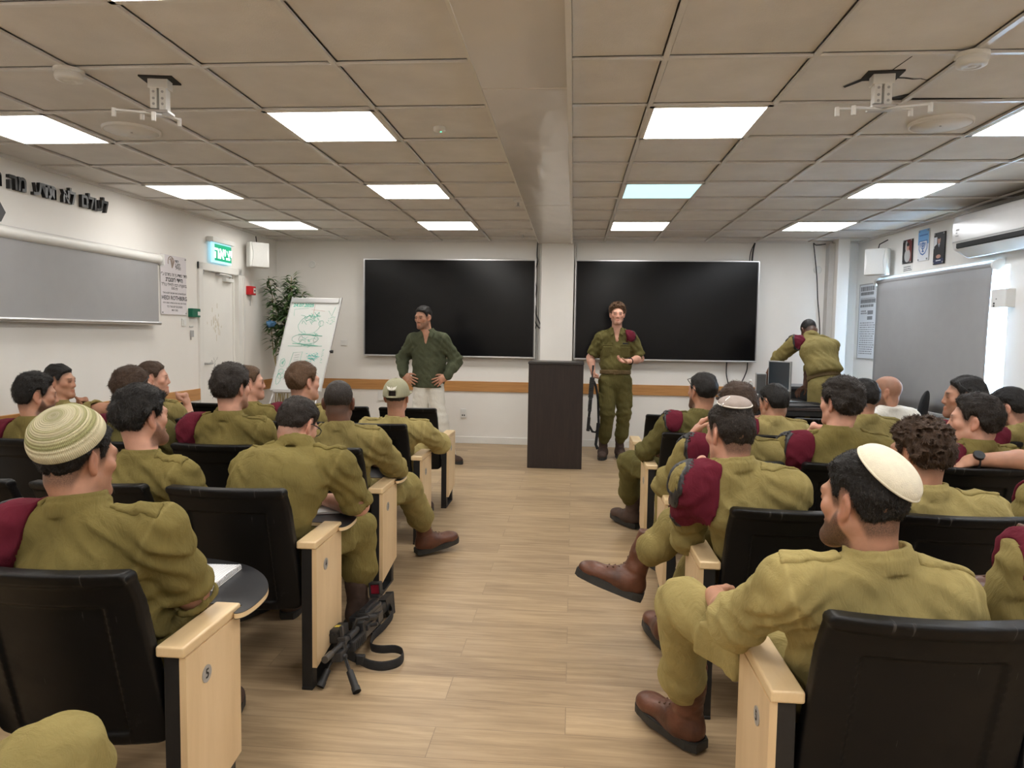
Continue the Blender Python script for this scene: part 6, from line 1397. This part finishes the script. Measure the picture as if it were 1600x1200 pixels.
    person('person in khaki uniform bending over the desk with back to the room', (2.50, 7.2), (2.405, 7.44, 1.395), (2.420, 7.585, 1.462), ty=14, hy=10, hp=48, hip=(2.49, 7.20, .905), S=((2.235, 7.43, 1.325), (2.590, 7.39, 1.300)), E=((2.130, 7.60, 1.175), (2.47, 7.66, 1.06)), Wr=((2.055, 7.70, .985), (2.375, 7.47, .885)),
           hands=(dict(d=(-.1, .1, -1), n=(1, 0, 0)), dict(d=(-.8, -.35, -.35), n=(0, 0, -1), curl=(25, 25, 20))), sleeve=.05, knees=((2.405, 7.22, .50), (2.595, 7.24, .50)), ankles=((2.42, 7.18, .098), (2.60, 7.19, .098)), toes=((-.1, 1, 0), (.1, 1, 0)), ups=((0, 0, 1), (0, 0, 1)),
           tone='brown', hairc='black', style='buzz', kh='b', stand=True, tuck=True, seed=31, near=3.6, beret=B_(s=.9), spine=((2.455, 7.20, 1.08), (2.435, 7.31, 1.25)), fade=.8)

def soldier_chest(c):
    """pocket flaps, name tape and the pale shoulder badge"""
    lat, fwd, N, b = c['lat'], c['fwd'], c['N'], c['base']
    for s in (-1, 1):
        p = N+lat*(.095*s)+fwd*.105-V3(0, 0, .185)-b; m = MB(); Q = axes(p, lat, V3(0, 0, 1)+fwd*.15)
        m.prism([(-.055, .02), (.055, .02), (.055, -.012), (0, -.028), (-.055, -.012)], .0, .012, Q); m.box((-.052, -.11, -.012), (.052, .0, .006), .004, 2, 0, Q); o = m.build('chest_pocket', KH['c'], c['t'])
    p = N-lat*.135+fwd*.085-V3(0, 0, .115)-b; m = MB(); Q = axes(p, lat, V3(0, 0, 1)+fwd*.45); m.prism([(-.03, .028), (.03, .028), (.026, -.02), (0, -.035), (-.026, -.02)], .006, .012, Q, 0); m.prism([(-.012, .016), (.014, .02), (.018, -.004), (.004, -.022), (-.006, -.006)], .012, .014, Q, 1)
    m.build('shoulder_badge', [M_beret, mat('badge_pale', (.70, .60, .58), .6)], c['t'])
    p = N-lat*.095+fwd*.12-V3(0, 0, .15)-b; m = MB(); m.box((-.03, -.008, .0), (.03, .008, .006), .001, 1, 0, axes(p, lat, V3(0, 0, 1)+fwd*.2)); m.build('name_tape', M_ink, c['t'])
cast()
# ------------------------------------------------------------------ rifles and notebooks
def build_floor_gun():
    t = thing('machine_gun', 'black machine gun on its bipod lying in the aisle beside the fourth-row seat', 'gun', (-.902, 2.53, 0))
    d = Vector((.030, .84, -.075)).normalized(); T = axes((0, .03, .142), (d.y, -d.x, 0), d) @ Matrix.Rotation(R(-6), 4, 'Y') @ Matrix.Diagonal((1.08, .99, 1.15, 1))        # local: x right, y toward the butt, z up
    gm = mottled('gun_metal', (.028, .028, .030), .38, .3, 60, spec=.6); pl = mottled('gun_polymer', (.016, .016, .017), .55, .2, 40)
    worn = mat('worn_steel', (.16, .155, .15), .3, .8)
    def part(name, f, mt, parent=t): m = MB(); f(m); return m.build(name, mt, parent)
    V = lambda x, y, z: T @ Vector((x, y, z))
    part('barrel', lambda m: (m.cyl(V(0, .0, 0), V(0, .32, 0), .0095, .012), m.cyl(V(0, .13, 0), V(0, .16, 0), .016), m.cyl(V(0, .20, 0), V(0, .30, 0), .0155)), gm)
    part('flash_hider', lambda m: (m.cyl(V(0, -.045, 0), V(0, .02, 0), .0135, .0125), m.cyl(V(0, -.0462, 0), V(0, -.044, 0), .0115), m.cyl(V(0, -.047, 0), V(0, -.0455, 0), .007)), worn)
    part('gas_tube', lambda m: (m.cyl(V(0, .12, -.028), V(0, .42, -.028), .010), m.box((-.012, .12, -.034), (.012, .16, .006), .003, 2, 0, T)), gm)
    part('handguard', lambda m: (m.box((-.027, .20, -.052), (.027, .36, -.012), .008, 3, 0, T), [m.box((-.030, .215+.022*k, -.046), (.030, .222+.022*k, -.020), .001, 1, 0, T) for k in range(6)]), pl)
    part('receiver', lambda m: (m.box((-.025, .33, -.045), (.025, .60, .022), .005, 2, 0, T), m.box((-.032, .36, -.02), (.032, .46, .0), .003, 2, 0, T), m.cyl(V(.03, .40, -.01), V(.06, .40, -.005), .008), m.box((.024, .50, -.03), (.034, .57, .005), .003, 2, 0, T)), gm)
    part('top_cover', lambda m: (m.box((-.027, .40, .022), (.027, .585, .038), .004, 2, 0, T), m.box((-.012, .40, .038), (.012, .60, .046), .001, 1, 0, T), [m.box((-.0135, .404+.012*k, .046), (.0135, .410+.012*k, .051), .0008, 1, 0, T) for k in range(15)]), gm)
    part('feed_tray', lambda m: (m.box((-.060, .40, .0), (-.022, .50, .024), .004, 2, 0, T), m.box((.022, .41, .004), (.045, .48, .020), .003, 2, 0, T)), pl)
    s = part('red_dot_sight', lambda m: (m.box((-.022, .575, .052), (.022, .625, .066), .003, 2, 0, T), m.box((-.025, .58, .062), (-.019, .62, .108), .002, 2, 0, T), m.box((.019, .58, .062), (.025, .62, .108), .002, 2, 0, T), m.box((-.025, .58, .104), (.025, .62, .112), .003, 2, 0, T), m.box((-.025, .60, .056), (.025, .64, .072), .003, 2, 0, T)), pl)
    lens = bpy.data.materials.new('red_coated_glass'); lens.use_nodes = True; b = lens.node_tree.nodes['Principled BSDF']; b.inputs['Base Color'].default_value = (.22, .015, .03, 1); b.inputs['Roughness'].default_value = .08; b.inputs['Specular IOR Level'].default_value = .8
    part('lens', lambda m: m.box((-.019, .590, .066), (.019, .593, .104), .001, 1, 0, T), lens, s)
    part('front_sight', lambda m: (m.box((-.006, .135, .012), (.006, .150, .060), .002, 1, 0, T), m.box((-.016, .132, .010), (.016, .155, .022), .002, 1, 0, T)), gm)
    part('carry_handle', lambda m: (m.tube([V(.0, .27, .012), V(.02, .27, .05), V(.055, .28, .05), V(.06, .36, .03)], .007, 8), m.cyl(V(.055, .285, .048), V(.06, .37, .028), .013)), pl)
    l = part('laser_box', lambda m: (m.box((-.050, .14, -.002), (-.008, .25, .046), .006, 2, 0, T), m.cyl(V(-.038, .136, .030), V(-.038, .146, .030), .010), m.cyl(V(-.018, .136, .028), V(-.018, .146, .028), .008), m.box((-.02, .16, -.012), (.004, .22, .01), .003, 1, 0, T)), pl)
    part('yellow_sticker', lambda m: m.box((-.042, .180, .0462), (-.022, .205, .0468), 0, 1, 0, T), mat('yellow_sticker', (.65, .52, .08), .5), l)
    part('stock', lambda m: (m.box((-.016, .60, -.030), (.016, .76, .012), .006, 2, 0, T), m.prism([(.68, .02), (.80, .022), (.805, -.095), (.775, -.098), (.70, -.03)], -.017, .017, T @ Matrix(((0, 0, 1, 0), (1, 0, 0, 0), (0, 1, 0, 0), (0, 0, 0, 1)))), m.box((-.019, .795, -.10), (.019, .815, .026), .005, 2, 0, T)), pl)
    part('pistol_grip', lambda m: (m.prism([(.54, -.04), (.585, -.04), (.615, -.112), (.575, -.116)], -.014, .014, T @ Matrix(((0, 0, 1, 0), (1, 0, 0, 0), (0, 1, 0, 0), (0, 0, 0, 1)))), m.tube([V(0, .50, -.045), V(0, .50, -.075), V(0, .54, -.078), V(0, .555, -.05)], .003, 6)), pl)
    bp = part('bipod', lambda m: (m.box((-.020, .07, -.045), (.020, .12, -.012), .004, 2, 0, T), m.cyl(V(-.03, .095, -.032), V(.03, .095, -.032), .009)), gm)
    for s_, foot in ((1, Vector((.112, .018, .012))), (-1, Vector((-.040, .040, .012)))):
        a = V(s_*.022, .095, -.035)
        def leg(m): k = a.lerp(foot, .42); u = (foot-a).normalized(); w = u.orthogonal().normalized()*.004; m.cyl(a+w, k+w, .0032); m.cyl(a-w, k-w, .0032); m.cyl(k, foot, .0135, .0145); m.cyl(foot-u*.02, foot, .0165, .0165)
        part('bipod_leg', leg, pl, bp)
    sl = lambda p: [(Vector(q)-Vector((-.902, 2.53, 0))) for q in p]
    def strap(m):
        P = sl([(-.872, 3.31, .06), (-.830, 3.24, .04), (-.838, 3.12, .030), (-.858, 3.02, .026), (-.850, 2.94, .026), (-.835, 2.90, .026), (-.790, 2.885, .026), (-.730, 2.895, .026), (-.690, 2.865, .026), (-.680, 2.81, .026), (-.695, 2.765, .026), (-.745, 2.735, .026), (-.80, 2.745, .026), (-.845, 2.775, .026), (-.875, 2.77, .04), (-.895, 2.75, .07), (-.90, 2.74, .10)])
        out = []
        for i in range(len(P)-1):
            a, b, c, d2 = P[max(i-1, 0)], P[i], P[i+1], P[min(i+2, len(P)-1)]
            for q in range(4): f = q/4; out.append(.5*((2*b)+(c-a)*f+(2*a-5*b+4*c-d2)*f*f+(3*b-a-3*c+d2)*f**3))
        m.tube(out+[P[-1]], .019, 8, flat=(1, 0, 0))
    part('sling', strap, mottled('black_webbing', (.012, .012, .013), .85, .2, 80))
    part('sling_buckle', lambda m: m.box((-.018, -.012, -.02), (.018, .012, .02), .004, 2, 0, Matrix.Translation(Vector((-.845, 2.775, .03))-Vector((-.902, 2.53, 0)))), pl)
build_floor_gun()

def build_carbine():
    t = thing('rifle', 'black rifle hanging muzzle-up from the hand of the person in khaki uniform', 'gun', (.20, 7.94, .36))
    T = Matrix.Translation(Vector((.222, 7.925, .97))-t.location) @ Matrix.Rotation(R(3.5), 4, 'Y') @ Matrix.Rotation(R(-2), 4, 'X')    # local -z runs down to the butt, +y away from the viewer
    gm = mottled('carbine_metal', (.022, .022, .024), .4, .3, 60); pl = mottled('carbine_polymer', (.015, .015, .016), .55, .2, 40)
    def part(name, f, mt, parent=t): m = MB(); f(m); return m.build(name, mt, parent)
    V = lambda x, y, z: T @ Vector((x, y, z))
    part('barrel', lambda m: (m.cyl(V(0, 0, -.10), V(0, 0, .035), .009), m.cyl(V(0, 0, .03), V(0, 0, .075), .012)), gm)
    part('handguard', lambda m: (m.box((-.026, -.026, -.29), (.026, .026, -.06), .008, 2, 0, T), [m.box((-.029, -.029, -.28+.02*k), (.029, .029, -.273+.02*k), .002, 1, 0, T) for k in range(10)]), pl)
    part('receiver', lambda m: (m.box((-.020, -.035, -.44), (.020, .030, -.28), .005, 2, 0, T), m.box((-.012, .028, -.43), (.012, .050, -.30), .002, 1, 0, T)), gm)
    part('sight', lambda m: (m.box((-.02, .045, -.39), (.02, .075, -.32), .005, 2, 0, T), m.cyl(V(0, .06, -.40), V(0, .06, -.31), .019)), pl)
    part('magazine', lambda m: m.box((-.012, -.125, -.36), (.012, -.03, -.30), .004, 2, 0, T), pl)
    part('grip', lambda m: m.box((-.013, -.10, -.46), (.013, -.03, -.42), .005, 2, 0, T), pl)
    part('stock', lambda m: (m.cyl(V(0, 0, -.44), V(0, 0, -.56), .014), m.box((-.017, -.055, -.64), (.017, .022, -.50), .008, 2, 0, T), m.box((-.019, -.075, -.655), (.019, .026, -.635), .005, 2, 0, T)), pl)
    part('sling', lambda m: m.tube([V(.01, -.01, -.60), V(.05, -.02, -.66), V(.09, -.02, -.665), V(.115, -.01, -.60), V(.10, .0, -.45), V(.085, .0, -.30), V(.05, .0, -.16), V(.02, 0, -.10)], .013, 8, flat=(0, 1, 0)), mottled('sling_webbing', (.012, .012, .013), .85, .2, 80))
    part('sling_tail', lambda m: m.tube([V(.105, 0, -.56), V(.105, -.01, -.70), V(.10, -.02, -.80), V(.125, -.02, -.85)], .016, 8, flat=(0, 1, 0)), mottled('tail_webbing', (.012, .012, .013), .85, .2, 80))
build_carbine()

def build_notebooks():
    paper = mat('notebook_paper', (.76, .76, .77), .7); ln = mat('ruled_line', (.50, .56, .66), .7)
    def book(label, loc, rz, w, h, th, spiral=True, cover=None):
        t = thing('notebook', label, 'notebook', loc, R(rz)); m = MB(); n = 8
        for k in range(n): m.box((-w/2+.0005*(k % 3), -h/2, th*k/n), (w/2-.0008*((k*2) % 3), h/2, th*(k+.8)/n))
        m.build('pages', paper, t)
        m = MB(); v = []; N = 10
        for i in range(N+1):
            x = -w/2+w*i/N
            for y in (-h/2, h/2): v.append((x, y, th+.0005+.006*math.sin(i/N*PI)*(1 if spiral else .2)))
        m.add(v, [(2*i, 2*i+2, 2*i+3, 2*i+1) for i in range(N)], 0, True); pg = m.build('top_page', paper, t)
        m = MB()
        for k in range(16):
            y = -h/2+h*(k+1)/17; m.tube([(-w/2+w*i/8, y, th+.0011+.006*math.sin(i/8*PI)*(1 if spiral else .2)) for i in range(9)], .0005, 4)
        m.build('ruling', ln, pg)
        m = MB(); m.box((-w/2-.002, -h/2-.002, -.002), (w/2+.002, h/2+.002, 0), .001, 1); m.build('back_cover', cover or paper, t)
        if spiral:
            m = MB()
            for k in range(22): x = -w/2+.006+(w-.012)*k/21; m.tube([(x+.001*math.cos(a), -h/2+.004-.007*math.cos(a)*1.0, th*.55+.0095*math.sin(a)) for a in np.linspace(0, 2*PI, 12, endpoint=False)], .0009, 5, closed=True)
            m.build('spiral_binding', M_alu, t)
    book('open white spiral notebook on the nearest writing tablet', (-1.168, 2.150, .5745), 93, .205, .150, .012)
    book('white notebook in a dark red cover under the arm of the bending person', (-1.095, 3.09, .5745), 20, .15, .20, .008, False, mat('dark_red_cover', (.10, .012, .02), .5))
build_notebooks()
